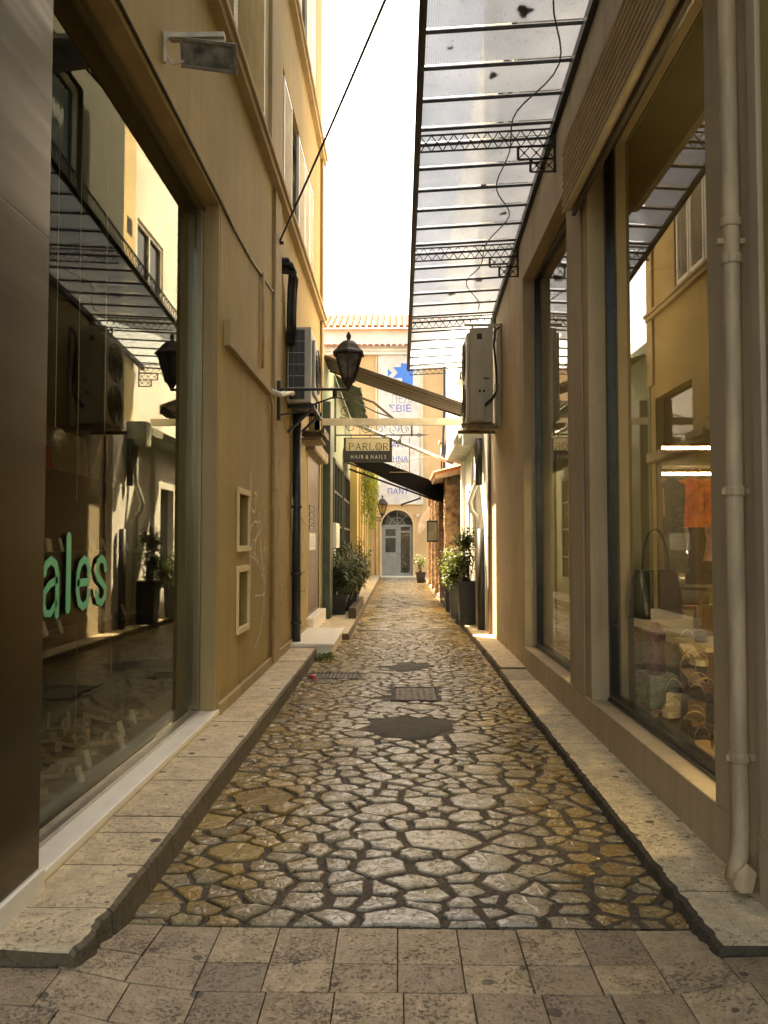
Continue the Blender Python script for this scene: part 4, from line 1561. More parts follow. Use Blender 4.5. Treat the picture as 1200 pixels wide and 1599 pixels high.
def tile_roof(name, x0, x1, y0, z0, y1, z1, parent, pitch=0.27):
    base = MB()
    base.quad((x0, y0, z0), (x1, y0, z0), (x1, y1, z1), (x0, y1, z1))
    base.prism([(x0, y0, z0 - 0.05), (x1, y0, z0 - 0.05), (x1, y1, z1 - 0.05), (x0, y1, z1 - 0.05)], (0, 0, 0.045))
    r_ = base.build(name, "tile_gap", parent)
    t = MB()
    d = Vector((0, y1 - y0, z1 - z0))
    L = d.length
    d.normalize()
    nrm = Vector((0, -d.z, d.y))
    n = int((x1 - x0) / pitch)
    rows_ = max(1, int(L / 0.42))
    for i in range(n):
        xc = x0 + (i + 0.5) * pitch + random.uniform(-.012, .012)
        for j in range(rows_):
            a = Vector((xc, y0, z0)) + d * (L * j / rows_ - 0.03) + nrm * 0.03
            b = Vector((xc, y0, z0)) + d * (L * (j + 1) / rows_) + nrm * 0.012
            k = len(t.v)
            for p, rr in ((a, 0.105), (b, 0.085)):
                for q in range(6):
                    an = math.pi * q / 5
                    t.v.append(tuple(p + Vector((1, 0, 0)) * rr * math.cos(an) + nrm * rr * 0.8 * math.sin(an)))
            for q in range(5):
                t.f.append((k + q, k + q + 1, k + q + 7, k + q + 6))
                t.m.append(0)
            t.f.append(tuple(k + q for q in range(6)))
            t.m.append(0)
    t.build("roof_tiles", "tile_roof", r_, kind="stuff")
    return r_


tile_roof("roof", -5.7, 5.2, EY - 0.45, 10.40, EY + 1.4, 10.85, ob)
ub = thing("upper_house", "white walled upper storey with tiled roof set back above the orange house", "building", (0, 37.4, 10.6))
box("wall", -6.0, 5.5, EY + 1.42, EY + 6, 9.0, 11.72, "white_render", ub)
tile_roof("roof", -6.3, 5.8, EY + 1.05, 11.70, EY + 4.2, 13.15, ub, 0.3)

# banner on the orange house
bn = thing("banner", "tall white banner with blue cross emblem and Greek letters on the orange house", "banner", (bx(626), EY - 0.06, bz(552)))
mb = MB()
x0, x1 = bx(592), bx(660)
k = 12
for i in range(k):
    za, zb2 = bz(552) + (bz(787) - bz(552)) * i / k, bz(552) + (bz(787) - bz(552)) * (i + 1) / k
    mb.box(x0, x1, EY - 0.07, EY - 0.055, zb2, za)
mb.build("cloth", "banner", bn)
mb = MB()
mb.box(x0 - 0.03, x1 + 0.03, EY - 0.09, EY - 0.04, bz(551.5), bz(550))
mb.box(x0 - 0.03, x1 + 0.03, EY - 0.09, EY - 0.04, bz(788.5), bz(787))
mb.box(x0 - 0.045, x0 - 0.002, EY - 0.09, EY - 0.04, bz(787), bz(551.5))
mb.box(x1 + 0.002, x1 + 0.045, EY - 0.09, EY - 0.04, bz(787), bz(551.5))
mb.build("frame", "white_plastic", bn)


def cp(x, y):
    return (bx(580 + x / 5.4545), EY - 0.0725, bz(520 + y / 5.4545))


mb = MB()
mb.poly([cp(*p) for p in ((188, 285), (255, 285), (255, 253), (357, 253), (357, 440), (302, 440), (265, 412), (265, 380), (186, 380), (226, 334))])
mb.poly([cp(*p) for p in ((141, 296), (178, 334), (141, 370))])
mb.poly([cp(*p) for p in ((205, 404), (252, 404), (252, 428), (205, 412))])
mb.build("emblem", "logo_blue", bn)
ry = (R(90), 0, 0)


def btext(body, px, py, h, mat, align='LEFT', sx=1.0):
    return text("lettering", body, h * EY / 1244 / 0.70, (bx(px), EY - 0.075, bz(py)), ry, mat, bn, align, sx)


btext("ΠΕΛΑ", 611, 629, 13, 'letter_grey', sx=0.8)
btext("ΣΒΙΕ", 606.5, 643, 11, 'letter_blue', sx=1.08)
btext("Η", 622, 672, 7, 'letter_blue')
btext("ΑΡΧ", 612, 699, 8, 'letter_blue')
btext("ΑΘΗΝΑΙ", 641, 721, 8, 'letter_blue', 'RIGHT')
btext("ΠΑΝΤ", 605, 772, 8.5, 'letter_blue')

# ------------------------------------------------------------------ far right: low white house, brick piers, tall white house
wb = thing("white_house", "low sunlit white house with sloping painted eaves right of the lane", "building", (1.42, 15.5, 0.0))
mb = MB()
mb.wall('x', 1.46, 0.25, 12.95, 18.4, 0.0, 3.62, [(15.6, 16.5, 0.6, 2.6)])
mb.wall('y', 12.95, 0.25, 1.712, 5.0, 0.0, 3.62)
mb.build("wall", "white_render", wb)
box("window", 1.58, 1.60, 15.6, 16.5, 0.6, 2.6, "pane_dark", wb)
mb = MB()
mb.prism([(1.10, 13.9, 3.55), (1.12, 13.9, 3.42), (1.70, 13.9, 3.30), (1.70, 13.9, 3.75)], (0, 4.6, 0))
mb.build("eave", "gutter", wb)
mb = MB()
mb.box(1.12, 1.46, 13.6, 13.88, 3.2, 3.62)
mb.build("eave_return", "gutter", wb, bevel=0.01)
box("pilaster", 1.39, 1.459, 15.0, 15.25, 0.1, 3.3, "white_render", wb)
box("pilaster", 1.38, 1.459, 17.3, 17.55, 0.1, 3.3, "white_render", wb)
tb = thing("tall_white_house", "tall sunlit white house rising beyond the canopy on the right", "building", (1.6, 18.0, 3.6))
mb = MB()
mb.wall('x', 1.55, 0.3, 13.41, 25.5, 3.63, 10.5, [(14.3, 15.9, 5.6, 7.5), (18.5, 20.0, 5.6, 7.5)])
mb.wall('y', 13.405, 0.3, 1.85, 5, 3.63, 5.4)
mb.build("wall", "white_render", tb)
box("roof", 1.56, 6, 13.45, 25.4, 10.4, 10.48, "asphalt", tb)
mb = MB()
mb.box(1.50, 1.549, 13.42, 14.05, 3.63, 10.4)
mb.build("corner_strip", "cream", tb)
vg = MB()
for k in range(6):
    vg.box(1.49, 1.4985, 13.6, 13.85, 6.95 + k * 0.05, 6.98 + k * 0.05)
vg.build("vent", "iron", tb)
for (a, b) in ((14.3, 15.9), (18.5, 20.0)):
    fr = MB()
    for (p, q, r_, s_) in ((a, b, 5.6, 5.68), (a, b, 7.42, 7.5), (a, a + .08, 5.68, 7.42), (b - .08, b, 5.68, 7.42), ((a + b) / 2 - .04, (a + b) / 2 + .04, 5.68, 7.42)):
        fr.box(1.58, 1.66, p + .002, q - .002, r_, s_)
    w = fr.build("window", "shutter_white", tb)
    box("pane", 1.63, 1.64, a + .08, b - .08, 5.68, 7.42, "pane_dark", w)
    box("sill", 1.46, 1.58, a - .1, b + .1, 5.52, 5.598, "white_render", tb)
pz = thing("brick_porch", "row of brick piers carrying a low tiled lean-to roof at the far right", "porch", (1.3, 22.0, 0.0))
for i, y in enumerate((18.9, 21.2, 23.3, 25.6, 28.2)):
    mb = MB()
    z = 0.085
    k = 0
    while z < 3.15:
        w = 0.20
        for (ya, yb) in (((y - w, y), (y, y + w)) if k % 2 else ((y - w, y - w / 3), (y - w / 3, y + w / 3), (y + w / 3, y + w))):
            e = random.uniform(-0.012, 0.012)
            mb.box(1.10 + e - 0.01 * i, 1.50 + e, ya + .006, yb - .006, z, z + 0.062)
        mb.box(1.12 - 0.01 * i, 1.49, y - w + .015, y + w - .015, z + 0.062, z + 0.075)
        z += 0.075
        k += 1
    mb.build("pier", "brick", pz)
mb = MB()
mb.wall('x', 1.75, 0.2, 18.42, 31.0, 0.0, 3.2, [(19.6, 20.6, 0.2, 2.4), (24.0, 25.0, 0.2, 2.4)])
mb.build("back_wall", "white_render", pz)
mb = MB()
mb.prism([(0.85, 18.45, 3.10), (0.88, 18.45, 3.02), (1.95, 18.45, 3.22), (1.95, 18.45, 3.36)], (0, 3.2, 0))
mb.build("roof", "tile_gap", pz)
t = MB()
for i in range(13):
    y = 18.55 + i * 0.24
    k = len(t.v)
    for (x, z) in ((0.82, 3.12), (1.95, 3.39)):
        for q in range(6):
            an = math.pi * q / 5
            t.v.append((x, y + 0.1 * math.cos(an), z + 0.08 * math.sin(an)))
    for q in range(5):
        t.f.append((k + q, k + q + 1, k + q + 7, k + q + 6))
        t.m.append(0)
    t.f.append(tuple(k + q for q in range(6)))
    t.m.append(0)
t.build("roof_tiles", "tile_roof", pz, kind="stuff")
mb = MB()
mb.bar((1.3, 18.5, 3.0), (1.3, 30, 3.0), 0.16, 0.2)
mb.build("roof_beam", "wood_dark", pz)
cb = thing("chimney_stack", "narrow tan rendered pier rising above the lean-to at far right", "chimney", (1.75, 27.0, 3.2))
mb = MB()
mb.box(1.45, 2.0, 26.6, 27.2, 3.2, 4.9)
mb.build("shaft", "orange", cb)
mb = MB()
mb.box(1.38, 2.07, 26.53, 27.27, 4.9, 5.0)
mb.build("cap", "orange", cb)
o = MB()
for (x, y, dx) in ((1.42, 26.0, 0.0), (1.47, 26.0, 0.05), (1.52, 26.05, -0.02)):
    o.tube([(x, y, 3.1), (x + dx, y, 4.2), (x - dx + .06, y, 5.0), (x + .1, y, 6.2), (x + .1, y, 8.5)], 0.035, 6)
o = o.build("cable_bundle", "cable", origin=(1.45, 26, 3.1))
tag(o, "bundle of dark pipes and cables climbing the far right house", "cables")


# ------------------------------------------------------------------ awnings, beam
def awning(name, label, top, low, y0, y1, mat, parent_loc, val=0.22, bays=1, sag=0.05):
    """Cloth from the wall edge (top: x,z) out to the front bar (low: x,z), running along y0..y1; ribs under it and a hanging valance."""
    t = thing(name, label, "awning", parent_loc)
    mb = MB()
    n = 14
    ny_ = 10
    for j in range(ny_ + 1):
        y = y0 + (y1 - y0) * j / ny_
        for i in range(n + 1):
            f = i / n
            x = top[0] + (low[0] - top[0]) * f
            z = top[1] + (low[1] - top[1]) * f - sag * math.sin(math.pi * f) * (0.4 + 0.6 * math.sin(math.pi * j / ny_))
            mb.v.append((x, y, z))
    for j in range(ny_):
        for i in range(n):
            a = j * (n + 1) + i
            mb.f.append((a, a + 1, a + n + 2, a + n + 1))
            mb.m.append(0)
    c = mb.build("cloth", mat, t, smooth=True)
    so = c.modifiers.new("thick", 'SOLIDIFY')
    so.thickness = 0.012
    mb = MB()
    k = 40
    for i in range(k):
        ya, yb = y0 + (y1 - y0) * i / k, y0 + (y1 - y0) * (i + 1) / k
        da = 0.02 * math.sin(i * 0.9)
        db = 0.02 * math.sin((i + 1) * 0.9)
        za = val * (0.86 + 0.14 * abs(math.sin(i * 0.7)))
        zb_ = val * (0.86 + 0.14 * abs(math.sin((i + 1) * 0.7)))
        mb.quad((low[0] + 0.01, ya, low[1]), (low[0] + 0.01, yb, low[1]), (low[0] + 0.01 + db, yb, low[1] - zb_), (low[0] + 0.01 + da, ya, low[1] - za))
    v = mb.build("valance", mat, t)
    so = v.modifiers.new("thick", 'SOLIDIFY')
    so.thickness = 0.008
    mb = MB()
    mb.tube([(low[0], y0 - .02, low[1] - .01), (low[0], y1 + .02, low[1] - .01)], 0.028, 8)
    mb.build("front_bar", "awn_dark", t)
    return t


a1 = awning("striped_awning", "brown striped awning stretched high across the lane behind the lantern", (-1.42, 5.08), (1.30, 4.13), 15.02, 16.15, "awn_stripe", (-1.42, 15.5, 5.1), 0.16, sag=0.06)
MB().bar((-1.40, 15.0, 5.07), (1.30, 15.0, 4.12), 0.03, 0.05).build("edge_bar", "awn_dark", a1)
MB().bar((-1.40, 16.17, 5.05), (1.30, 16.17, 4.10), 0.03, 0.05).build("edge_bar", "awn_dark", a1)
MB().bar((0.12, 15.01, 4.55), (0.12, 16.16, 4.52), 0.03, 0.04).build("seam_bar", "awn_dark", a1)
a2 = awning("green_awning", "faded green cloth awning on the wall above the green shop, behind the lantern", (-1.40, 5.28), (-0.84, 4.95), 17.5, 23.5, "awn_teal", (-1.40, 20, 6.0), 0.1, sag=0.08)
a3 = awning("black_awning", "black fabric awning sloping down across the lane below the hanging sign", (-1.40, 3.98), (1.16, 3.02), 20.4, 22.6, "awn_black", (-1.40, 21.5, 3.98), 0.42, sag=0.04)
fm = MB()
fm.prism([(-1.40, 20.39, 3.98), (1.16, 20.39, 3.02), (1.17, 20.39, 2.56), (1.05, 20.39, 2.60), (-0.2, 20.39, 3.10), (-1.40, 20.39, 3.70)], (0, 0.012, 0))
fm.build("side_flap", "awn_black", a3)
MB().bar((-1.38, 20.45, 3.62), (1.15, 20.45, 2.70), 0.035, 0.05).build("folding_arm", "awn_dark", a3)
MB().bar((-1.38, 22.5, 3.62), (1.15, 22.5, 2.70), 0.035, 0.05).build("folding_arm", "awn_dark", a3)
a4 = thing("rolled_awning", "pale rolled awning bar slanting down to the white eaves on the right", "awning", (0.6, 18.6, 3.9))
MB().tube([(-1.38, 18.9, 4.50), (1.28, 18.4, 3.36)], 0.045, 8).build("front_bar", "aluminium", a4, smooth=True)
MB().tube([(-1.38, 17.8, 5.0), (-0.55, 18.0, 4.72), (0.1, 18.4, 4.24)], 0.03, 8).build("folding_arm", "awn_dark", a4)
a5 = awning("small_dark_awning", "small dark awning above the arched grey door at the end", (0.95, 3.45), (0.15, 3.18), 33.4, 34.6, "awn_black", (0.95, 34, 3.4), 0.06, sag=0.02)

bm = MB()
bm.box(-1.439, 1.459, 14.90, 14.98, 3.735, 3.865)
bm = bm.build("cross_beam", "beam", origin=(0, 14.94, 3.8), bevel=0.004)
tag(bm, "pale painted steel beam spanning the lane from wall to wall", "beam")

# ------------------------------------------------------------------ hanging sign with scrollwork
SY = 17.7
hs = thing("hanging_sign", "beige and black salon sign hanging from a scrolled iron wall bracket", "sign", (-1.43, SY, 3.95))
mb = MB()
mb.bar((-1.415, SY, 3.93), (0.55, SY, 3.93), 0.028, 0.028)
mb.bar((-1.40, SY, 3.55), (-1.40, SY, 4.80), 0.03, 0.03)
mb.bar((0.31, SY, 3.9), (0.31, SY, 4.17), 0.03, 0.03)
mb.tube([(-1.40, SY, 4.78), (-1.0, SY, 4.70), (-0.5, SY, 4.45), (0.31, SY, 4.17)], 0.015, 6)
mb.tube([(0.55, SY, 3.93), (0.68, SY, 3.935)], [0.02, 0.004], 6)
mb.tube(arc((0.47, SY, 3.93), 0.04, 0, 360, 10), 0.008, 5)
mb.build("bracket", "iron", hs)
mb = MB()
for (x, z, r, a0, tr, sx) in ((-1.05, 4.12, 0.15, 0, 1.4, 1), (-0.72, 4.10, 0.13, 3.1, 1.4, -1), (-0.40, 4.08, 0.12, 0, 1.4, 1), (-0.1, 4.06, 0.11, 3.1, 1.4, -1), (0.15, 4.04, 0.09, 0, 1.3, 1), (-1.18, 4.45, 0.13, 0, 1.4, 1), (-0.85, 4.40, 0.11, 3.0, 1.4, -1)):
    mb.tube(spiral((x, SY, z), r, 0.03, a0, tr, 22, sx), 0.008, 4)
    mb.tube([(x, SY, z - r), (x, SY, 3.94)], 0.007, 4)
mb.build("scrollwork", "iron", hs)
sx0, sx1 = -1.21, -0.13
bd = MB()
bd.box(sx0, sx1, SY - 0.03, SY + 0.03, 3.32, 3.87)
bd = bd.build("board", "sign_black", hs, bevel=0.008)
box("upper_panel", sx0 + 0.05, sx1 - 0.06, SY - 0.036, SY - 0.0305, 3.575, 3.85, "sign_beige", bd)
mb = MB()
for x in (-1.05, -0.62, -0.3):
    mb.bar((x, SY, 3.87), (x, SY, 3.92), 0.015, 0.015)
mb.build("hanger", "iron", hs)


def serif_word(parent, y, x0, z0, h, word, w, gap, mat):
    """Slim capitals with little serifs, as flat print on the board."""
    mb = MB()
    nv = (0, -1, 0)
    x = x0
    th, tn = h * 0.13, h * 0.07

    def st_(p, q, t):
        mb.ribbon([(x + p[0] * w, y, z0 + p[1] * h), (x + q[0] * w, y, z0 + q[1] * h)], t, 0, nv, False)

    def sf(u, v, s=0.16):
        mb.ribbon([(x + (u - s) * w, y, z0 + v * h), (x + (u + s) * w, y, z0 + v * h)], h * 0.05, 0, nv, False)

    def curve(pts, t):
        mb.ribbon([(x + p[0] * w, y, z0 + p[1] * h) for p in pts], t, 0, nv, False)
    bowl = [(0.15, 0.98)] + [(0.45 + 0.4 * math.cos(R(a)), 0.735 + 0.245 * math.sin(R(a))) for a in range(80, -81, -20)] + [(0.15, 0.49)]
    for ch in word:
        if ch in 'PR':
            st_((0.15, 0), (0.15, 1), th)
            curve(bowl, tn * 1.4)
            sf(0.15, 0.02)
            if ch == 'R':
                st_((0.45, 0.5), (0.92, 0.0), th)
                sf(0.92, 0.02, 0.12)
        elif ch == 'A':
            st_((0.08, 0), (0.5, 1), tn)
            st_((0.5, 1), (0.92, 0), th)
            st_((0.25, 0.36), (0.75, 0.36), tn)
            sf(0.08, 0.02, 0.13)
            sf(0.92, 0.02, 0.13)
        elif ch == 'L':
            st_((0.15, 0), (0.15, 1), th)
            st_((0.1, 0.03), (0.8, 0.03), tn)
            st_((0.8, 0.0), (0.83, 0.22), tn)
            sf(0.15, 0.98)
        elif ch == 'O':
            mb.ribbon([(x + (0.5 + 0.52 * math.cos(R(a))) * w, y, z0 + (0.5 + 0.52 * math.sin(R(a))) * h) for a in range(0, 361, 20)], th * 0.9, 0, nv, False)
            mb.ribbon([(x + (0.5 + 0.30 * math.cos(R(a))) * w, y, z0 + (0.5 + 0.30 * math.sin(R(a))) * h) for a in range(0, 361, 24)], tn * 0.6, 0, nv, False)
        x += w + gap
    return mb.build("lettering", mat, parent)


serif_word(bd, SY - 0.0375, -1.10, 3.59, 0.155, "PARLOR", 0.125, 0.027, "letter_dark")
text("lettering", "THE", 0.045, (-1.10 + 4 * 0.152 + 0.0625, SY - 0.038, 3.652), ry, 'letter_dark', bd, 'CENTER', 1.0, 0.0005)
text("lettering", "H A I R  &  N A I L S", 0.118, (-0.66, SY - 0.034, 3.40), ry, 'letter_pale', bd, 'CENTER', 0.78, 0.001)
sp = thing("spotlight", "small black spotlight clamped on the bracket right of the salon sign", "spotlight", (0.03, SY, 3.83))
mb = MB()
mb.tube([(0.05, SY - 0.02, 3.80), (-0.04, SY - 0.08, 3.74)], [0.05, 0.028], 10)
mb.build("lamp_head", "iron", sp)
mb = MB()
mb.tube([(0.09, SY, 3.93), (0.06, SY, 3.86), (0.03, SY - .01, 3.80)], 0.012, 6)
mb.build("arm", "iron", sp)
# thin wire frame of a second hanging sign beyond
h2 = thing("wire_sign_frame", "empty rusty wire sign frame hanging right behind the salon sign", "sign frame", (0.3, 18.6, 3.9))
mb = MB()
mb.bar((-0.2, 18.6, 3.18), (0.27, 18.6, 3.18), 0.014, 0.014)
mb.bar((-0.2, 18.6, 3.42), (0.27, 18.6, 3.42), 0.014, 0.014)
mb.bar((0.27, 18.6, 3.17), (0.27, 18.6, 4.0), 0.018, 0.018)
mb.tube([(0.27, 18.6, 3.45), (0.5, 18.6, 3.5), (0.75, 18.6, 3.55)], 0.006, 4)
mb.build("frame", "rust", h2)
mb = MB()
for (x, z, r, a0, sx) in ((0.0, 3.32, 0.08, 0, 1), (0.15, 3.3, 0.07, 3.1, -1), (0.34, 3.6, 0.06, 1, 1)):
    mb.tube(spiral((x, 18.6, z), r, 0.02, a0, 1.3, 14, sx), 0.006, 4)
mb.build("scrollwork", "rust", h2)


# ------------------------------------------------------------------ lanterns
def lantern(name, label, c, s, armpts, wall, clear=False):
    """Six-sided tapered street lantern; c is the bottom centre of the glass body, s the scale (1 = 0.6 m tall)."""
    t = thing(name, label, "street lantern", wall)
    cx_, cy_, cz_ = c

    def hexa(r, z, rot=R(30)):
        return [(cx_ + s * r * math.cos(rot + R(60) * i), cy_ + s * r * math.sin(rot + R(60) * i), cz_ + s * z) for i in range(6)]
    lo, hi = hexa(0.085, 0.0), hexa(0.185, 0.33)
    lo2, hi2 = hexa(0.079, 0.01), hexa(0.178, 0.325)
    for i in range(6):
        j = (i + 1) % 6
        mb = MB()
        inw = (Vector((cx_, cy_, 0)) - Vector(((lo2[i][0] + lo2[j][0]) / 2, (lo2[i][1] + lo2[j][1]) / 2, 0))).normalized() * 0.006
        mb.prism([lo2[i], lo2[j], hi2[j], hi2[i]], inw)
        mb.build("glass_pane", "lantern_clear" if clear else "lantern_glass", t)
    mb = MB()
    for i in range(6):
        j = (i + 1) % 6
        mb.bar(lo[i], hi[i], 0.022 * s, 0.022 * s)
        mb.bar(lo[i], lo[j], 0.025 * s, 0.03 * s)
        mb.bar(hi[i], hi[j], 0.025 * s, 0.03 * s)
    mb.lathe([(0.095 * s, -0.03 * s), (0.1 * s, 0.0), (0.08 * s, 0.006 * s)], (cx_, cy_, cz_), 6, rot=R(30))
    mb.lathe([(0.03 * s, -0.11 * s), (0.04 * s, -0.08 * s), (0.07 * s, -0.03 * s)], (cx_, cy_, cz_), 10)
    mb.build("frame", "lantern", t)
    mb = MB()
    mb.lathe([(0.225 * s, 0.315 * s), (0.215 * s, 0.345 * s), (0.17 * s, 0.385 * s), (0.12 * s, 0.45 * s), (0.075 * s, 0.49 * s), (0.045 * s, 0.50 * s)], (cx_, cy_, cz_), 6, rot=R(30))
    mb.build("roof", "lantern", t)
    mb = MB()
    mb.lathe([(0.03 * s, 0.49 * s), (0.02 * s, 0.52 * s), (0.032 * s, 0.55 * s), (0.028 * s, 0.58 * s), (0.006 * s, 0.62 * s)], (cx_, cy_, cz_), 10)
    mb.build("finial", "lantern", t, smooth=True)
    mb = MB()
    for p, r in armpts:
        mb.tube(p, r, 8)
    mb.build("arm", "iron", t)
    return t


lx, ly, lz = -0.575, 9.2, 3.414
lantern("street_lantern", "large dark iron lantern on a long arm beside the left air conditioner", (lx, ly, lz), 0.91,
        [([(LW + 0.05, ly, 3.30), (lx, ly, 3.30), (lx + .01, ly, 3.33)], 0.020),
         ([(lx - .16, ly, 3.29), (lx - .16, ly, 3.21)], 0.026),
         ([(LW + 0.05, ly, 3.00), (-1.14, ly, 3.04), (-0.94, ly, 3.14), (-0.77, ly, 3.20), (lx - 0.16, ly, 3.20)], 0.011),
         ([(LW + 0.045, ly, 2.94), (LW + 0.045, ly, 3.40)], 0.028)], (LW, ly, 3.30))
p2 = (-0.66, 33.5, 2.78)
lantern("street_lantern", "small distant lantern on a scrolled bracket left of the arched door", p2, 1.25,
        [([(-1.16, 33.5, 2.62), (p2[0], 33.5, 2.62), (p2[0], 33.5, 2.70)], 0.022),
         (spiral((-0.98, 33.5, 2.52), 0.10, 0.02, 0, 1.4, 20), 0.014),
         (spiral((-0.78, 33.5, 2.52), 0.08, 0.02, 3.1, 1.4, 20, -1), 0.014),
         ([(-1.16, 33.5, 2.35), (-1.16, 33.5, 2.75)], 0.02)], (-1.16, 33.5, 2.62), True)

# floodlight high on the left wall
fl = thing("floodlight", "old rectangular floodlight on a pale bracket high on the ochre wall", "floodlight", (LW, 4.75, 4.55))
mt = Matrix.Translation((-1.14, 4.75, 4.50)) @ Matrix.Rotation(R(8), 4, 'Y') @ Matrix.Rotation(R(38), 4, 'X')
mb = MB()
k = len(mb.v)
fr_, bk = 0.165, 0.10
pts = [(-fr_, -.06, -.075), (fr_, -.06, -.075), (fr_, -.06, .075), (-fr_, -.06, .075), (-bk * 1.3, .07, -.05), (bk * 1.3, .07, -.05), (bk * 1.3, .07, .05), (-bk * 1.3, .07, .05)]
mb.v += [tuple(mt @ Vector(p)) for p in pts]
for f in ((4, 5, 6, 7), (0, 4, 7, 3), (1, 2, 6, 5), (0, 1, 5, 4), (3, 7, 6, 2), (0, 3, 2, 1)):
    mb.f.append(tuple(k + i for i in f))
    mb.m.append(0)
mb.build("housing", "flood", fl, bevel=0.008)
mb = MB()
for (a, b, c_, d) in ((-fr_ - .008, fr_ + .008, -.083, -.062), (-fr_ - .008, fr_ + .008, .062, .083), (-fr_ - .008, -fr_ + .014, -.062, .062), (fr_ - .014, fr_ + .008, -.062, .062)):
    mb.box(a, b, -.075, -.061, c_, d, mt=mt)
mb.build("rim", "flood", fl, bevel=0.003)
MB().box(-fr_ + .014, fr_ - .014, -.068, -.0605, -.062, .062, mt=mt).build("lens", "flood_glass", fl)
mb = MB()
mb.bar((LW, 4.75, 4.62), (-1.06, 4.75, 4.60), 0.012, 0.05)
mb.bar((LW, 4.75, 4.62), (LW, 4.75, 4.45), 0.02, 0.05)
mb.box(-1.40, -1.06, 4.72, 4.78, 4.595, 4.625)
mb.build("bracket", "white_bracket", fl)
MB().tube([(-1.42, 4.75, 4.50), (-1.37, 4.72, 4.42), (-1.31, 4.72, 4.44), (-1.30, 4.74, 4.52)], 0.007, 6).build("flex", "white_bracket", fl)


# ------------------------------------------------------------------ air conditioners
def fan_grille(mb, x, cyc, czc, r, sg):
    for rr in (r, r * 0.78, r * 0.56, r * 0.34, r * 0.14):
        mb.tube([(x, cyc + rr * math.cos(a), czc + rr * math.sin(a)) for a in [2 * math.pi * k / 20 for k in range(21)]], 0.006, 4, cap=False)
    for k in range(8):
        a = math.pi * k / 4
        mb.bar((x, cyc, czc), (x, cyc + r * math.cos(a), czc + r * math.sin(a)), 0.008, 0.008)


ac = thing("air_conditioner", "grey air conditioner with dark coil grille hung on the left wall beside the lantern", "air conditioner", (-1.28, 10.650, 3.28))
box("casing", -1.425, -1.12, 10.150, 11.100, 3.32, 4.30, "ac", ac, 0.012)
box("coil", -1.405, -1.20, 10.138, 10.149, 3.36, 4.26, "ac_dark", ac)
mb = MB()
for k in range(1, 6):
    z = 3.36 + k * 0.15
    mb.bar((-1.41, 10.132, z), (-1.195, 10.132, z), 0.004, 0.004)
for x in (-1.34, -1.27):
    mb.bar((x, 10.132, 3.36), (x, 10.132, 4.26), 0.004, 0.004)
mb.build("coil_guard", "aluminium", ac)
mb = MB()
mb.box(-1.119, -1.085, 10.300, 11.000, 3.45, 4.17)
mb.build("fan_cowl", "ac", ac, bevel=0.015)
mb = MB()
fan_grille(mb, -1.075, 10.650, 3.81, 0.30, 1)
mb.build("fan_grille", "ac_dark", ac)
mb = MB()
for y in (10.300, 10.950):
    mb.bar((LW, y, 3.29), (-1.05, y, 3.29), 0.045, 0.05)
    mb.bar((LW, y, 2.95), (-1.10, y, 3.27), 0.03, 0.03)
mb.bar((-1.10, 10.100, 3.27), (-1.10, 11.200, 3.27), 0.05, 0.05)
mb.build("wall_bracket", "iron", ac)
mb = MB()
mb.box(-1.42, -1.06, 11.300, 12.000, 3.10, 3.13)
mb.box(-1.42, -1.09, 11.250, 11.950, 2.98, 3.01)
mb.box(-1.09, -1.05, 11.300, 12.000, 3.06, 3.16)
mb = mb.build("drip_tray", "rust", ac)

ar = thing("air_conditioner", "tall pale two fan air conditioner on the right wall under the canopy end", "air conditioner", (1.25, 11.7, 3.15))
box("casing", 1.02, 1.345, 11.20, 12.10, 3.22, 4.56, "ac", ar, 0.012)
box("front_panel", 0.975, 1.019, 11.23, 12.07, 3.25, 4.50, "ac", ar, 0.012)
mb = MB()
fan_grille(mb, 0.968, 11.65, 4.18, 0.28, -1)
fan_grille(mb, 0.968, 11.65, 3.56, 0.28, -1)
mb.build("fan_grille", "ac_dark", ar)
box("valve_cover", 1.09, 1.21, 11.12, 11.198, 3.24, 3.58, "ac", ar, 0.008)
box("rating_label", 1.12, 1.19, 11.194, 11.1985, 4.40, 4.48, "ac_dark", ar)
box("badge", 1.21, 1.29, 11.194, 11.1985, 3.83, 3.85, "sign_black", ar)
mb = MB()
for x in (1.155, 1.215):
    mb.lathe([(0.018, 0), (0.018, 0.008)], (0, 0, 0), 12)
    for q in range(24):
        v = mb.v[-24 + q]
        mb.v[-24 + q] = (x + v[0], 11.198 - v[2], 3.66 + v[1])
mb.build("cable_gland", "iron", ar)
mb = MB()
mb.bar((0.90, 11.3, 3.19), (RW, 11.3, 3.19), 0.05, 0.05)
mb.bar((0.90, 12.0, 3.19), (RW, 12.0, 3.19), 0.05, 0.05)
mb.bar((0.98, 11.22, 3.14), (1.40, 11.22, 3.14), 0.07, 0.05)
mb.build("wall_bracket", "rust", ar)
mb = MB()
mb.bar((1.44, 11.2, 3.16), (1.44, 11.2, 4.62), 0.05, 0.05)
mb.bar((0.94, 11.2, 4.60), (1.46, 11.2, 4.60), 0.04, 0.03)
mb.bar((1.40, 11.16, 3.16), (1.40, 11.16, 3.75), 0.10, 0.03)
mb.build("stand", "ac", ar)
mb = MB()
mb.tube([(1.43, 11.15, 4.56), (1.37, 11.14, 4.50), (1.35, 11.13, 4.3), (1.38, 11.13, 3.95), (1.385, 11.13, 3.65), (1.33, 11.12, 3.55), (1.22, 11.11, 3.45)], 0.016, 6)
mb.tube([(1.22, 11.10, 3.42), (1.30, 11.11, 3.48), (1.385, 11.13, 3.62)], 0.01, 6)
mb.build("pipe", "cable", ar, smooth=True)


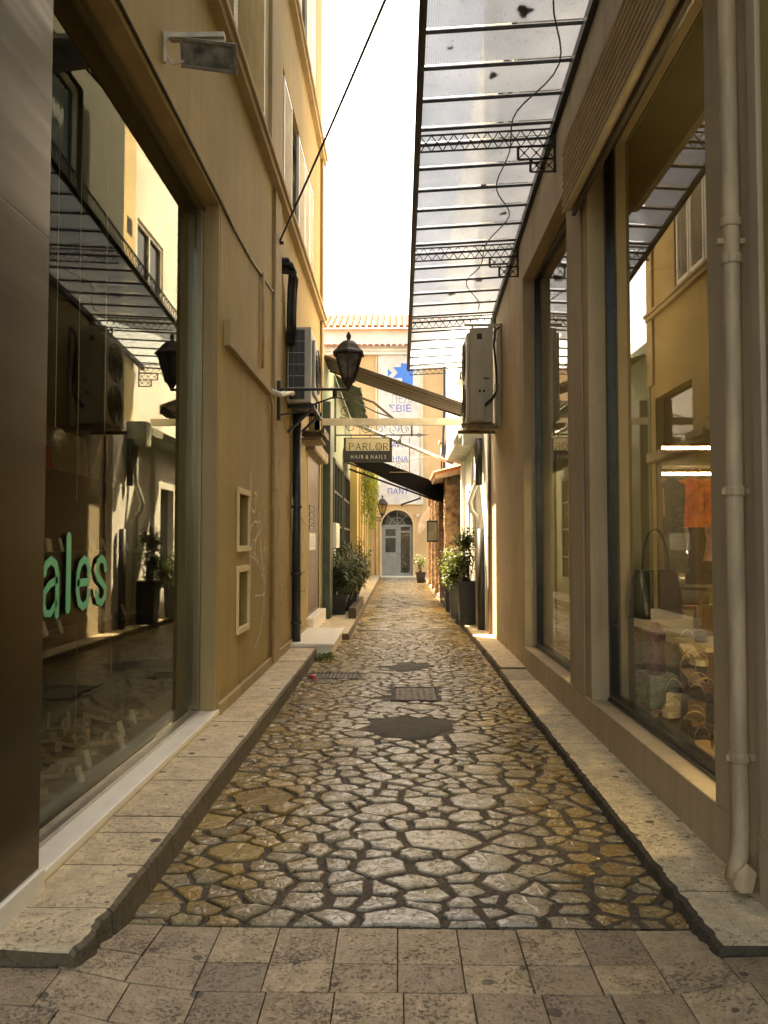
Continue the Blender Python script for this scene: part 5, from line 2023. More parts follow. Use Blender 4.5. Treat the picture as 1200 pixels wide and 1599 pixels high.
# ------------------------------------------------------------------ pipes, trunking and cables on the walls
def pipe(name, label, path, r, mat, collars=(), cat="pipe", n=12):
    t = thing(name, label, cat, path[-1])
    MB().tube(path, r, n).build("tube", mat, t, smooth=True)
    for c in collars:
        mb = MB()
        mb.lathe([(r * 1.12, -0.02), (r * 1.2, -0.012), (r * 1.2, 0.012), (r * 1.12, 0.02)], c, n)
        mb.build("collar", mat, t)
    return t


dp_ = pipe("downpipe", "taupe painted downpipe running full height beside the near right shop window", [(1.41, 3.35, 6.2), (1.41, 3.35, 2.86), (1.405, 3.35, 0.32), (1.39, 3.33, 0.23), (1.36, 3.31, 0.14)], 0.037, "pipe_taupe", [(1.41, 3.35, 2.86), (1.408, 3.35, 1.72), (1.406, 3.35, 0.62), (1.41, 3.35, 2.70)])
mb = MB()
mb.prism([(1.37, 3.27, 0.10), (1.335, 3.25, 0.13), (1.35, 3.25, 0.18), (1.40, 3.27, 0.22), (1.44, 3.27, 0.18), (1.42, 3.27, 0.1)], (0, 0.10, 0))
mb.build("shoe", "pipe_taupe", dp_, bevel=0.008)
for z in (2.78, 1.72, 0.62):
    box("clip", 1.35, RW, 3.34, 3.36, z - 0.012, z + 0.012, "pipe_taupe", dp_)

pipe("downpipe", "thick dark downpipe on the ochre wall left of the stucco doorway", [(-1.37, 10.72, 3.3), (-1.37, 10.72, 0.10)], 0.062, "pipe_dark", [(-1.37, 10.72, 2.0), (-1.37, 10.72, 1.1), (-1.37, 10.72, 0.45)])
pb = thing("insulated_pipes", "black insulated pipe bundle curving down the wall above the left air conditioner", "pipes", (-1.40, 10.2, 4.3))
for k, (dx, dy) in enumerate(((0, 0), (0.04, 0.05), (0.0, 0.10), (0.05, 0.14))):
    MB().tube([(-1.44, 9.62 + dy, 4.98 - .03 * k), (-1.37 + dx, 9.70 + dy, 5.02 - .04 * k), (-1.34 + dx, 9.85 + dy, 4.96 - .03 * k), (-1.37 + dx, 9.95 + dy, 4.75), (-1.385 + dx, 10.0 + dy, 4.5), (-1.39 + dx, 10.02 + dy, 4.05)], 0.03, 8).build("pipe", "cable", pb, smooth=True)
pipe("wall_pipe", "thin ochre pipe running down the ochre wall beside the pale scribbles", [(-1.41, 8.72, 3.16), (-1.405, 8.85, 3.05), (-1.405, 8.93, 2.8), (-1.405, 8.95, 0.2)], 0.018, "pipe_ochre", [(-1.405, 8.95, 2.1), (-1.405, 8.95, 1.2)], n=8)
pipe("wall_pipe", "thin vertical conduit high on the ochre wall above the sloping trunking", [(-1.415, 8.25, 4.35), (-1.415, 8.25, 3.34)], 0.016, "pipe_ochre", n=8)
tr = box("cable_trunking", LW, LW + 0.05, 6.55, 8.72, 3.15, 3.24, "ochre_trim", None, 0.004, origin=(LW, 7.5, 3.2))
tag(tr, "ochre painted cable trunking running level along the left wall", "trunking")
box("trunking_end", LW, LW + 0.055, 6.50, 6.62, 3.14, 3.36, "ochre_trim", tr, 0.004)
wc = MB()
wc.tube([(-1.415, 8.7, 3.19), (-1.34, 9.0, 3.2), (-1.30, 9.5, 3.33), (-1.36, 10.3, 3.45)], 0.035, 8)
o = wc.build("drain_hose", "white_plastic", origin=(-1.3, 9.3, 3.25), smooth=True)
tag(o, "short pale hose reaching from the trunking to the left air conditioner", "hose")
cbl = MB()
cbl.tube([(-1.43, 1.5, 4.275), (-1.43, 4.0, 4.28), (-1.43, 6.3, 4.27), (-1.43, 6.75, 4.25), (-1.43, 7.6, 4.27), (-1.43, 8.9, 4.38), (-1.42, 9.4, 4.46), (-1.41, 9.5, 4.42), (-1.42, 9.36, 4.40)], 0.011, 6)
o = cbl.build("wall_cable", "cable", origin=(-1.43, 5, 4.28))
tag(o, "black cable stapled along the edge of the shop lintel on the left wall", "cable")
oc = MB()
A, B = Vector((-1.42, 9.34, 5.08)), Vector((1.47, 3.1, 7.45))
pth = []
for k in range(25):
    f = k / 24
    p = A.lerp(B, f)
    p.z -= 0.10 * 4 * f * (1 - f)
    pth.append(p)
oc.tube(pth, 0.013, 6)
oc.tube([(-1.44, 9.34, 5.08), (-1.36, 9.34, 5.09)], 0.02, 6)
o = oc.build("overhead_cable", "cable", origin=A)
tag(o, "black cable strung across the sky from the left wall", "cable")
# kinked white downpipe and its neighbours by the plants
pipe("downpipe", "kinked pale downpipe with a dark upper length against the sunlit wall", [(1.36, 13.8, 3.35), (1.36, 13.8, 2.55), (1.31, 13.8, 2.44), (1.24, 13.8, 2.22), (1.27, 13.8, 2.08), (1.36, 13.8, 1.98), (1.38, 13.8, 0.10)], 0.042, "gutter", [(1.36, 13.8, 2.6), (1.375, 13.8, 1.4)])
pipe("downpipe", "dark grey rainwater pipe under the painted eaves at right", [(1.38, 13.55, 3.3), (1.38, 13.55, 2.5)], 0.055, "pipe_dark")
pipe("downpipe", "slim brown pipe at the far corner of the taupe building", [(1.44, 12.55, 3.4), (1.44, 12.55, 0.08)], 0.03, "pipe_brown", [(1.44, 12.55, 1.6)], n=8)
pipe("downpipe", "round grey post standing behind the dark planter on the right", [(1.37, 13.2, 1.75), (1.37, 13.2, 0.08)], 0.06, "pipe_dark")
mb = thing("meter_box", "white electricity meter box on the green shopfront above the oleander", "meter box", (-1.38, 16.2, 1.5))
box("casing", -1.42, -1.22, 15.75, 16.6, 1.42, 1.92, "white_plastic", mb, 0.01)
box("lower_box", -1.42, -1.27, 15.8, 16.3, 1.02, 1.40, "white_plastic", mb, 0.01)
box("lid", -1.219, -1.212, 15.85, 16.5, 1.5, 1.84, "white_plastic", mb, 0.004)
gm = thing("grey_box", "greenish grey utility box on the brick piers at far right", "utility box", (1.05, 22.5, 1.9))
box("casing", 0.80, 1.10, 22.0, 22.5, 1.55, 2.15, "green_paint", gm, 0.015)
box("door", 0.83, 1.07, 21.985, 21.999, 1.6, 2.1, "gutter", gm)
pn = MB()
pn.ribbon([(0.92, 23.6, 2.6), (0.85, 23.6, 2.35), (0.74, 23.62, 2.1), (0.62, 23.6, 1.8)], [0.05, 0.22, 0.25, 0.1], 0, (0, -1, 0), False)
o = pn.build("hanging_cloth", "banner", origin=(0.8, 23.6, 2.5))
so = o.modifiers.new("thick", 'SOLIDIFY')
so.thickness = 0.02
tag(o, "pale cloth hanging in the sun below the black awning", "cloth")
sc2 = thing("security_camera", "small white security camera beside the arched door", "camera", (0.86, 35.9, 2.75))
MB().tube([(0.9, 35.95, 2.8), (0.8, 35.75, 2.74)], 0.05, 8).build("body", "white_plastic", sc2)
MB().tube([(0.9, 36.0, 2.85), (0.88, 35.92, 2.8)], 0.02, 6).build("arm", "white_plastic", sc2)


# ------------------------------------------------------------------ plants
def leaf_quads(mb, c, d, L, w, droop=0.3, up=None):
    """One lance-shaped leaf of two bent segments."""
    c, d = Vector(c), Vector(d).normalized()
    s = d.cross(Vector((0, 0, 1)))
    s = s.normalized() if s.length > 1e-3 else Vector((1, 0, 0))
    s = (s + Vector((0, 0, random.uniform(-0.6, 0.6)))).normalized()
    m = c + d * L * 0.5
    e = c + d * L * 0.95 - Vector((0, 0, L * droop))
    k = len(mb.v)
    mb.v += [tuple(c), tuple(m + s * w / 2), tuple(m - s * w / 2), tuple(e)]
    mb.f += [(k, k + 2, k + 1), (k + 1, k + 2, k + 3)]
    mb.m += [0, 0]


def planter(t, x, y, z, w0, w1, h, mat="terracotta"):
    mb = MB()
    mb.prism([(x - w0, y - w0, z), (x + w0, y - w0, z), (x + w0, y + w0, z), (x - w0, y + w0, z)], (0, 0, 0.01))
    k = len(mb.v)
    for (w, zz) in ((w0, z), (w1, z + h), (w1 + 0.02, z + h), (w1 + 0.02, z + h + 0.04), (w1 - 0.02, z + h + 0.04), (w1 - 0.03, z + h - 0.03)):
        mb.v += [(x - w, y - w, zz), (x + w, y - w, zz), (x + w, y + w, zz), (x - w, y + w, zz)]
    for i in range(5):
        for j in range(4):
            a, b = k + i * 4 + j, k + i * 4 + (j + 1) % 4
            mb.f.append((a, b, b + 4, a + 4))
            mb.m.append(0)
    mb.build("pot", mat, t)
    MB().box(x - w1 + .03, x + w1 - .03, y - w1 + .03, y + w1 - .03, z + h - 0.06, z + h - 0.02).build("soil", "soil", t)


# oleander in pots by the green shop
ol = thing("oleander_shrub", "large dark leafy oleander in black pots against the green shopfront", "shrub", (-1.0, 16.6, 0.1))
st = MB()
lf = MB()
for (bx_, by_, hh, sp) in ((-1.22, 15.9, 1.25, 0.30), (-1.02, 16.6, 1.30, 0.34), (-0.92, 17.3, 1.35, 0.36), (-1.1, 17.9, 1.3, 0.3)):
    for i in range(20):
        a = random.uniform(0, 2 * math.pi)
        r = sp * math.sqrt(random.random())
        tip = Vector((bx_ + r * math.cos(a) * 1.1, by_ + r * math.sin(a), 0.35 + hh * (0.35 + 0.65 * random.random()) * (1 - 0.3 * (r / sp) ** 2)))
        base = Vector((bx_ + 0.05 * math.cos(a), by_ + 0.05 * math.sin(a), 0.35))
        mid = base.lerp(tip, 0.55) + Vector((0, 0, 0.1))
        st.tube([base, mid, tip], [0.009, 0.006, 0.003], 4)
        for k in range(75):
            f = 0.25 + 0.75 * random.random()
            p = base.lerp(mid, f * 2) if f < 0.5 else mid.lerp(tip, f * 2 - 1)
            b2 = random.uniform(0, 2 * math.pi)
            d = Vector((math.cos(b2), math.sin(b2), random.uniform(-0.5, 0.7)))
            leaf_quads(lf, p, d, random.uniform(0.10, 0.19), random.uniform(0.018, 0.03), random.uniform(0.1, 0.6))
st.build("stem", "stem", ol, kind="stuff")
lf.build("foliage", "leaf_dark", ol, kind="stuff")
planter(ol, -1.2, 15.95, 0.10, 0.14, 0.19, 0.34)
planter(ol, -1.05, 16.9, 0.10, 0.15, 0.20, 0.36)
bx3 = MB()
bx3.box(-0.93, -0.79, 15.0, 18.4, 0.101, 0.30)
o = bx3.build("timber_edging", "wood_dark", origin=(-0.86, 16.5, 0.1), bevel=0.01)
tag(o, "low timber board edging the bed under the oleander", "edging")


def bush(name, label, pots, blobs, n, mat, L, w, cat="shrub", group=None):
    t = thing(name, label, cat, (pots[0][0], pots[0][1], pots[0][2]), group)
    lf = MB()
    st = MB()
    for (cx_, cy_, cz_, rx_, ry_, rz_) in blobs:
        for k in range(n):
            a, e = random.uniform(0, 2 * math.pi), math.asin(random.uniform(-1, 1))
            rr = random.random() ** 0.45 * (0.8 + 0.35 * math.sin(3 * a + 5 * e + cx_ * 9))
            p = Vector((cx_ + rx_ * rr * math.cos(a) * math.cos(e), cy_ + ry_ * rr * math.sin(a) * math.cos(e), cz_ + rz_ * rr * math.sin(e)))
            d = Vector((random.uniform(-1, 1), random.uniform(-1, 1), random.uniform(-0.4, 0.9)))
            leaf_quads(lf, p, d, random.uniform(0.7, 1.2) * L, random.uniform(0.8, 1.2) * w, 0.2)
        for k in range(7):
            b = Vector((pots[0][0] + random.uniform(-.05, .05), pots[0][1] + random.uniform(-.05, .05), pots[0][2] + pots[0][5] - .03))
            q = Vector((cx_ + rx_ * random.uniform(-.6, .6), cy_ + ry_ * random.uniform(-.6, .6), cz_ + rz_ * random.uniform(-.2, .7)))
            st.tube([b, b.lerp(q, .5) + Vector((0, 0, .05)), q], [0.012, 0.008, 0.004], 4)
    lf.build("foliage", mat, t, kind="stuff")
    st.build("stem", "stem", t, kind="stuff")
    for p in pots:
        planter(t, *p)
    return t


bush("potted_bush", "tall round leafed bush in square dark planters in front of the sunlit wall", [(1.24, 14.15, 0.085, 0.15, 0.19, 0.72)], [(1.16, 14.2, 1.15, 0.30, 0.34, 0.33), (1.22, 14.3, 1.55, 0.24, 0.3, 0.25), (0.98, 14.4, 0.95, 0.22, 0.3, 0.26)], 620, "leaf_mid", 0.075, 0.05)
bush("potted_bush", "bushy plant in a slimmer dark planter behind the first one on the right", [(1.15, 15.5, 0.085, 0.13, 0.16, 0.66)], [(1.08, 15.5, 1.1, 0.28, 0.36, 0.36), (1.05, 15.6, 0.75, 0.22, 0.3, 0.22)], 520, "leaf_mid", 0.075, 0.05)
bush("potted_bush", "third potted bush of the right hand row, nearest to the brick piers", [(1.12, 16.8, 0.085, 0.12, 0.15, 0.55)], [(1.04, 16.8, 1.05, 0.26, 0.34, 0.36)], 480, "leaf_mid", 0.075, 0.05)
bush("potted_plant", "small plant in a terracotta coloured pot at the foot of the far brick piers", [(0.82, 29.0, 0.09, 0.13, 0.17, 0.35)], [(0.78, 29.0, 0.85, 0.3, 0.3, 0.35)], 260, "leaf_mid", 0.10, 0.05, "plant")
bush("potted_plant", "little potted plant seen through the glazed leaf of the arched door", [(0.35, 37.2, 0.05, 0.12, 0.15, 0.3)], [(0.35, 37.2, 0.72, 0.28, 0.28, 0.34)], 220, "leaf_dark", 0.12, 0.05, "plant")
vn = thing("climbing_vine", "bright yellow green vine hanging over the top of the yellow house wall", "vine", (-1.1, 25.5, 4.6))
lf = MB()
st = MB()
for k in range(46):
    y = random.uniform(24.2, 27.4)
    top = Vector((-1.18, y, random.uniform(3.5, 4.5)))
    L = random.uniform(0.5, 2.2) * (1 - 0.2 * abs(y - 25.6))
    x = random.uniform(-1.1, -0.72)
    pts = [top, Vector((x, y, top.z - 0.15)), Vector((x + .03, y + .05, top.z - L * 0.6)), Vector((x - .02, y, top.z - L))]
    st.tube(pts, 0.006, 4)
    for q in range(int(45 * L)):
        f = random.random()
        p = pts[1].lerp(pts[3], f) + Vector((random.uniform(-.1, .1), random.uniform(-.12, .12), random.uniform(-.06, .06)))
        leaf_quads(lf, p, (random.uniform(-1, 1), random.uniform(-1, 1), random.uniform(-1, .2)), random.uniform(.06, .13), random.uniform(.03, .06), .3)
lf.build("foliage", "leaf_vine", vn, kind="stuff")
st.build("stem", "stem", vn, kind="stuff")
wd = MB()
for k in range(240):
    a = random.uniform(0, 6.28)
    r = 0.13 * math.sqrt(random.random())
    leaf_quads(wd, (-0.95 + r * math.cos(a), 10.3 + 1.4 * r * math.sin(a), 0.005 + random.random() * 0.05), (math.cos(a), math.sin(a), random.uniform(.4, 1.6)), random.uniform(.04, .09), .018, .25)
o = wd.build("weeds", "leaf_mid", origin=(-0.95, 10.3, 0), kind="stuff")
tag(o, "small green weed tuft growing at the foot of the doorstep kerb", "weeds")
lr = MB()
lr.prism([(-1.02, 8.9, 0.016), (-0.96, 8.86, 0.03), (-0.92, 8.84, 0.02), (-0.93, 8.93, 0.035), (-0.99, 8.97, 0.02)], (0.01, 0, 0.02))
lr.prism([(-0.94, 8.78, 0.016), (-0.90, 8.76, 0.02), (-0.89, 8.82, 0.03)], (0, 0, 0.015))
o = lr.build("litter", "litter_red", origin=(-0.96, 8.88, 0.02))
tag(o, "crumpled red wrapper lying in the gutter by the drain grate", "litter")

# ------------------------------------------------------------------ scribbles on the left wall
def scribble(seed, y0, z0, w, h, n, t, mat, parent, x):
    rnd = random.Random(seed)
    mb = MB()
    for s in range(n):
        py, pz = y0 + w * rnd.random(), z0 + h * (1 - (s + 0.5) / n)
        vy, vz = rnd.uniform(-1, 1), rnd.uniform(-1, 1)
        pts = []
        for k in range(14):
            pts.append((x, py, pz))
            vy += rnd.uniform(-0.7, 0.7)
            vz += rnd.uniform(-0.7, 0.7)
            m = math.hypot(vy, vz) or 1
            py = min(y0 + w, max(y0, py + vy / m * w * 0.16))
            pz += vz / m * h / n * 0.42
        sm = []
        for a, b in zip(pts, pts[1:]):
            sm += [a, ((a[0] + b[0]) / 2, (a[1] + b[1]) / 2, (a[2] + b[2]) / 2)]
        mb.ribbon(sm, [t * (0.6 + 0.6 * rnd.random()) for _ in sm], 0, (1, 0, 0), False)
    mb.build("scribble", mat, parent, kind="stuff")


scribble(3, 7.75, 1.0, 0.85, 1.1, 7, 0.022, "scribble_pale", lb, LW + 0.0015)
scribble(8, 7.75, 0.9, 0.85, 0.6, 4, 0.016, "scribble_pale", lb, LW + 0.0018)
scribble(5, 9.05, 0.9, 0.38, 1.6, 7, 0.013, "scribble_dark", lb, LW + 0.0365)
scribble(6, 9.6, 0.8, 0.8, 1.5, 5, 0.012, "scribble_dark", lb, LW + 0.0015)
scribble(12, 11.2, 0.6, 1.2, 1.9, 8, 0.016, "scribble_dark", lb, LW + 0.0015)

# ------------------------------------------------------------------ what stands behind the shop windows
rl = thing("shop_interior", "dim brown interior of the left shoe shop behind its window", "room", (-2.5, 5.5, 0.2))
mb = MB()
mb.box(-4.4, -4.3, 1.5, 9.0, 0.1, 4.5)
mb.box(-4.3, -1.76, 8.9, 9.0, 0.1, 4.5)
mb.box(-4.3, -1.82, 1.5, 1.6, 0.1, 4.5)
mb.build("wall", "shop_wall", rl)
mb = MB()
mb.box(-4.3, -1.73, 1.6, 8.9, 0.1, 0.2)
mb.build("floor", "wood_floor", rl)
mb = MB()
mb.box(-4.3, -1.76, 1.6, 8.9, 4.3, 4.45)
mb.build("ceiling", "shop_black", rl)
cbn = thing("display_cabinet", "tall black display cabinet standing inside the left shoe shop", "cabinet", (-2.9, 6.3, 0.2))
box("body", -3.2, -2.66, 4.6, 7.7, 0.2, 2.08, "shop_black", cbn, 0.01)
for z in (0.82, 1.42):
    box("shelf", -2.659, -2.46, 4.6, 7.7, z, z + 0.025, "shop_black", cbn)
cards = [(y, z) for z in (0.845, 1.445) for y in (4.75, 5.02, 5.65, 5.85, 6.5, 6.72, 7.3)]
c0 = None
for i, (y, z) in enumerate(cards):
    shelf_ = 'lower' if z < 1 else 'upper'
    if c0 is None:
        mb = MB()
        mb.prism([(-2.50, y, z), (-2.485, y, z), (-2.515, y, z + 0.10), (-2.53, y, z + 0.10)], (0, 0.05, 0))
        c0 = mb.build("price_card", "card", origin=(-2.5, y, z))
        tag(c0, "small white price card standing on the lower shelf of the black cabinet", "price card", "price cards on the lower cabinet shelf")
    else:
        c = c0.copy()
        COL.objects.link(c)
        c.location = (-2.5 + random.uniform(-.02, .02), y, z)
        c.rotation_euler = (random.uniform(-.2, .2), 0, random.uniform(-.3, .3))
        c['label'] = f"small white price card standing on the {shelf_} shelf of the black cabinet"
        c['group'] = f"price cards on the {shelf_} cabinet shelf"
bk = [("red_box", "red", "upright red shoe box, first of the row on top of the black cabinet"), ("shoe_box", "beigebox", "upright beige shoe box beside the red one on the cabinet"), ("shoe_box", "beigebox", "leaning beige shoe box in the middle of the row on the cabinet"), ("shoe_box", "beigebox", "last leaning beige shoe box of the row on the cabinet")]
for i, (nm_, m_, lab) in enumerate(bk):
    y = 6.15 + i * 0.24
    mb = MB()
    mb.prism([(-2.75, y, 2.081), (-2.75, y + 0.14, 2.081), (-2.75, y + 0.08, 2.43), (-2.75, y - 0.06, 2.43)], (-0.25, 0, 0))
    o = mb.build("carton", m_, origin=(-2.9, y, 2.081), bevel=0.004)
    tag(o, lab, "box")
o = box("carton", -3.0, -2.72, 5.55, 5.95, 2.081, 2.30, "yellow_box", None, 0.004, origin=(-2.86, 5.75, 2.081))
tag(o, "flat yellow box lying on the black cabinet", "box")
bp_ = thing("hanging_ball", "silver mesh ball hanging on a cord in the left window", "ornament", (-2.2, 5.05, 2.18))
mb = MB()
mb.lathe([(0.07 * math.sin(R(a)) + 0.001, 0.07 * -math.cos(R(a))) for a in range(0, 181, 15)], (-2.2, 5.05, 2.18), 16)
mb.build("ball", "silver", bp_, smooth=True)
MB().tube([(-2.2, 5.05, 2.25), (-2.2, 5.05, 4.29)], 0.003, 4).build("cord", "card", bp_)
for i, (x, y, z0, z1, lab) in enumerate(((-1.9, 4.67, 1.75, 4.29, "thin steel hanging wire nearest the column in the left shop window"), (-1.9, 5.10, 2.2, 4.29, "thin steel hanging wire farther along in the left shop window"), (-2.0, 4.95, 0.2, 1.0, "short steel display rod standing among the sandals"), (-2.0, 5.55, 0.2, 0.95, "short steel display rod behind the sandals by the cabinet"))):
    o = MB().tube([(x, y, z0), (x, y, z1)], 0.0028, 6).build("display_rod", "bronze_alu", origin=(x, y, z0))
    tag(o, lab, "rod")


def shoe(name, label, loc, rz, s, sole_m, strap_m, heel=0.0, kind="sandal", group=None, plat=0.012):
    """A sandal: shaped sole (lofted outline), insole, straps; heel and platform as asked."""
    t = thing(name, label, "shoe", loc, group)
    out = [(0.0, 0.035), (0.03, 0.042), (0.09, 0.036), (0.14, 0.038), (0.19, 0.046), (0.225, 0.038), (0.25, 0.012)]
    loop = [(x, w) for x, w in out] + [(x, -w) for x, w in out[::-1]]

    def top(x):
        f = max(0.0, 1 - x / 0.15)
        return plat + heel * (f * f * (3 - 2 * f))

    def tf(x, y, z):
        v = Matrix.Rotation(rz, 3, 'Z') @ Vector(((x - 0.12) * s, y * s, z * s))
        return tuple(v + Vector(loc))
    mb = MB()
    k = len(mb.v)
    n = len(loop)
    for (x, y) in loop:
        mb.v.append(tf(x, y, max(0.0, top(x) - plat - (0.004 if heel else 0))))
    for (x, y) in loop:
        mb.v.append(tf(x, y * 1.03, top(x)))
    for i in range(n):
        j = (i + 1) % n
        mb.f.append((k + i, k + j, k + n + j, k + n + i))
        mb.m.append(0)
    m_ = len(out)
    for base, flip in ((k, True), (k + n, False)):
        for i in range(m_ - 1):
            f = (base + i, base + n - 1 - i, base + n - 2 - i, base + i + 1)
            mb.f.append(f if flip else f[::-1])
            mb.m.append(0)
    if heel:
        mb.prism([tf(0.005, -0.022, 0), tf(0.045, -0.022, 0), tf(0.045, 0.022, 0), tf(0.005, 0.022, 0)], Vector(tf(0, 0, heel + plat * 0.5)) - Vector(tf(0, 0, 0)))
    mb.build("sole", sole_m, t)

    def strap(x, h, w, tilt=0.0):
        sb = MB()
        pts = []
        for q in range(9):
            a = math.pi * q / 8
            pts.append((x + tilt * math.cos(a), 0.044 * math.cos(a), top(x) + h * math.sin(a)))
        for a, b in zip(pts, pts[1:]):
            sb.prism([tf(a[0] - w / 2, a[1], a[2]), tf(a[0] + w / 2, a[1], a[2]), tf(a[0] + w / 2, a[1], a[2] + .004), tf(a[0] - w / 2, a[1], a[2] + .004)], Vector(tf(*b)) - Vector(tf(*a)))
        sb.build("strap", strap_m, t)
    strap(0.19, 0.035, 0.035)
    strap(0.13, 0.05, 0.018, 0.02)
    if kind == "ankle":
        strap(0.03, 0.085, 0.014)
    return t


sx_ = [(-1.82, 4.05, 0.6, 'pale_leather'), (-1.95, 4.25, 0.9, 'tan'), (-1.80, 4.45, 0.4, 'pale_leather'), (-2.05, 4.55, 1.2, 'black_leather'), (-1.85, 4.80, 0.7, 'pale_leather'), (-2.2, 4.85, 0.3, 'pale_leather'), (-2.02, 5.10, 1.0, 'pale_leather'), (-1.85, 5.20, 0.5, 'tan'), (-2.3, 5.25, 0.8, 'pale_leather'), (-2.08, 5.45, 0.6, 'pale_leather'), (-1.88, 5.55, 0.9, 'black_leather'), (-2.3, 5.65, 0.2, 'pale_leather'), (-2.1, 5.85, 0.7, 'pale_leather'), (-1.9, 5.95, 0.4, 'pale_leather')]
names_ = {'pale_leather': "pale strappy sandal among others on the floor of the left shop window", 'tan': "tan strappy sandal on the floor of the left shop window", 'black_leather': "black strappy sandal on the floor of the left shop window"}
for i, (x, y, rz, m_) in enumerate(sx_):
    shoe("sandal", names_[m_], (x - 0.06, y, 0.202), rz + random.uniform(-.3, .3), 1.15, m_, m_, 0.05 if i % 3 == 0 else 0.0, "ankle" if i % 2 else "sandal", "sandals in the left shop window")
for i, (x, y) in enumerate(((-1.78, 4.28), (-1.88, 4.62), (-1.80, 4.98), (-1.95, 5.38), (-2.0, 5.75))):
    c = c0.copy()
    COL.objects.link(c)
    c.location = (x + 0.08, y, 0.202)
    c.rotation_euler = (0, 0, random.uniform(-.5, .1))
    c['label'] = "small white price card standing among the sandals in the left window"
    c['group'] = "price cards among the sandals"
sn = MB()
for (x, y, r) in ((-1.80, 3.72, .06), (-1.82, 3.84, .05), (-1.79, 3.80, .045)):
    k = len(sn.v)
    sn.lathe([(r * math.sin(R(a)) + .001, r * .7 * -math.cos(R(a))) for a in range(0, 181, 30)], (x, y, 0.2 + r * .68), 9)
    for q in range(k, len(sn.v)):
        v = sn.v[q]
        e = 1 + 0.18 * (vnoise(v[0] * 40, v[1] * 40 + v[2] * 31) - .5)
        sn.v[q] = (x + (v[0] - x) * e, y + (v[1] - y) * e, v[2])
o = sn.build("pebbles", "stone_light", origin=(-1.72, 3.68, 0.2), smooth=True, kind="stuff")
tag(o, "heap of pale pebbles in the corner of the left window by the steel column", "pebbles")

rr_ = thing("shop_interior", "olive walled interior of the right bag and shoe shop behind its window", "room", (3.0, 6.0, 0.3))
mb = MB()
mb.box(4.3, 4.4, 2.6, 9.29, 0.1, 4.7)
mb.box(1.78, 4.3, 9.0, 9.1, 0.1, 4.7)
mb.box(1.78, 4.3, 2.6, 2.7, 0.1, 4.7)
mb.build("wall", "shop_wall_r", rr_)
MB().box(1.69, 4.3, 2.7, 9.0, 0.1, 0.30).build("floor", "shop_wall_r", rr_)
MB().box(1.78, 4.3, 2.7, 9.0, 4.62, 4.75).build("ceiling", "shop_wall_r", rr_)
box("partition", 1.70, 2.15, 6.5, 6.56, 0.31, 3.2, "shop_wall_r", rr_)
su = thing("shelf_unit", "olive shelf unit with lit strips under its shelves inside the right shop", "shelf", (2.6, 7.6, 0.3))
for x in (2.12, 3.2):
    box("upright", x, x + 0.04, 7.35, 7.85, 0.301, 2.9, "shop_wall_r", su)
for z in (0.9, 1.44, 2.16, 2.40):
    box("shelf", 2.161, 3.199, 7.36, 7.85, z, z + 0.03, "wood_floor", su)
for z in (1.41, 2.135, 2.375):
    box("light_strip", 2.165, 3.195, 7.37, 7.385, z, z + 0.022, "led", su)


def bag(name, label, loc, w, h, d, mat, rz=0.0, hand=0.18, ruched=False, cat="handbag"):
    t = thing(name, label, cat, loc)
    mb = MB()
    rot = Matrix.Rotation(rz, 3, 'Z')
    prof = [(0.86, 0.0), (1.0, 0.08), (1.02, 0.3), (0.96, 0.6), (0.84, 0.85), (0.72, 0.97), (0.6, 1.0)]
    n = 20
    k = len(mb.v)
    for (q, z) in prof:
        for j in range(n):
            a = 2 * math.pi * j / n
            cx_ = math.copysign(abs(math.cos(a)) ** 0.5, math.cos(a))
            sy_ = math.copysign(abs(math.sin(a)) ** 0.5, math.sin(a))
            rip = (1 + 0.10 * math.sin(j * 2.6 + z * 14) * (1 if ruched else 0.12))
            v = rot @ Vector((cx_ * w / 2 * (0.9 + 0.1 * q) * rip, sy_ * d / 2 * q * rip * (1 - 0.6 * z), z * h))
            mb.v.append(tuple(v + Vector(loc)))
    for i in range(len(prof) - 1):
        for j in range(n):
            a, b = k + i * n + j, k + i * n + (j + 1) % n
            mb.f.append((a, b, b + n, a + n))
            mb.m.append(0)
    mb.f.append(tuple(range(k, k + n))[::-1])
    mb.f.append(tuple(range(k + (len(prof) - 1) * n, k + len(prof) * n)))
    mb.m += [0, 0]
    mb.build("body", mat, t, smooth=True)
    hm = MB()
    pts = [tuple(rot @ Vector((w * 0.34 * math.cos(math.pi * q / 10), 0, h * 0.95 + hand * math.sin(math.pi * q / 10))) + Vector(loc)) for q in range(11)]
    hm.tube(pts, 0.011, 6)
    hm.build("handle", mat, t, smooth=True)
    fm = MB()
    v0 = [rot @ Vector(p) for p in ((-w * .36, -d * .33, h * .62), (w * .36, -d * .33, h * .62), (w * .33, -d * .22, h * .93), (-w * .33, -d * .22, h * .93))]
    fm.prism([tuple(p + Vector(loc)) for p in v0], tuple(rot @ Vector((0, -0.012, 0))))
    fm.build("flap", mat, t)
    return t


for i, (x, y, lab) in enumerate(((3.2, 5.1, "added unseen round ceiling lamp of the right shop nearest the street"), (3.4, 6.4, "added unseen middle round ceiling lamp of the right shop"), (3.6, 7.8, "added unseen round ceiling lamp deep inside the right shop"))):
    cl_ = thing("added_ceiling_lamp", lab, "added ceiling lamp", (x, y, 4.62))  # lamps added out of view to brighten the right shop's interior
    mb = MB()
    mb.lathe([(0.13, -0.03), (0.14, 0.0)], (x, y, 4.615), 16)
    mb.build("rim", "aluminium", cl_)
    mb = MB()
    mb.lathe([(0.12, -0.012), (0.12, -0.002)], (x, y, 4.585), 16)
    mb.build("diffuser", "added_lamp_glow", cl_)
pd = thing("display_pedestal", "olive pedestal block carrying the large black bag in the right window", "pedestal", (1.93, 6.0, 0.3))
box("block", 1.75, 2.12, 5.80, 6.3, 0.301, 0.95, "shop_wall_r", pd, 0.005)
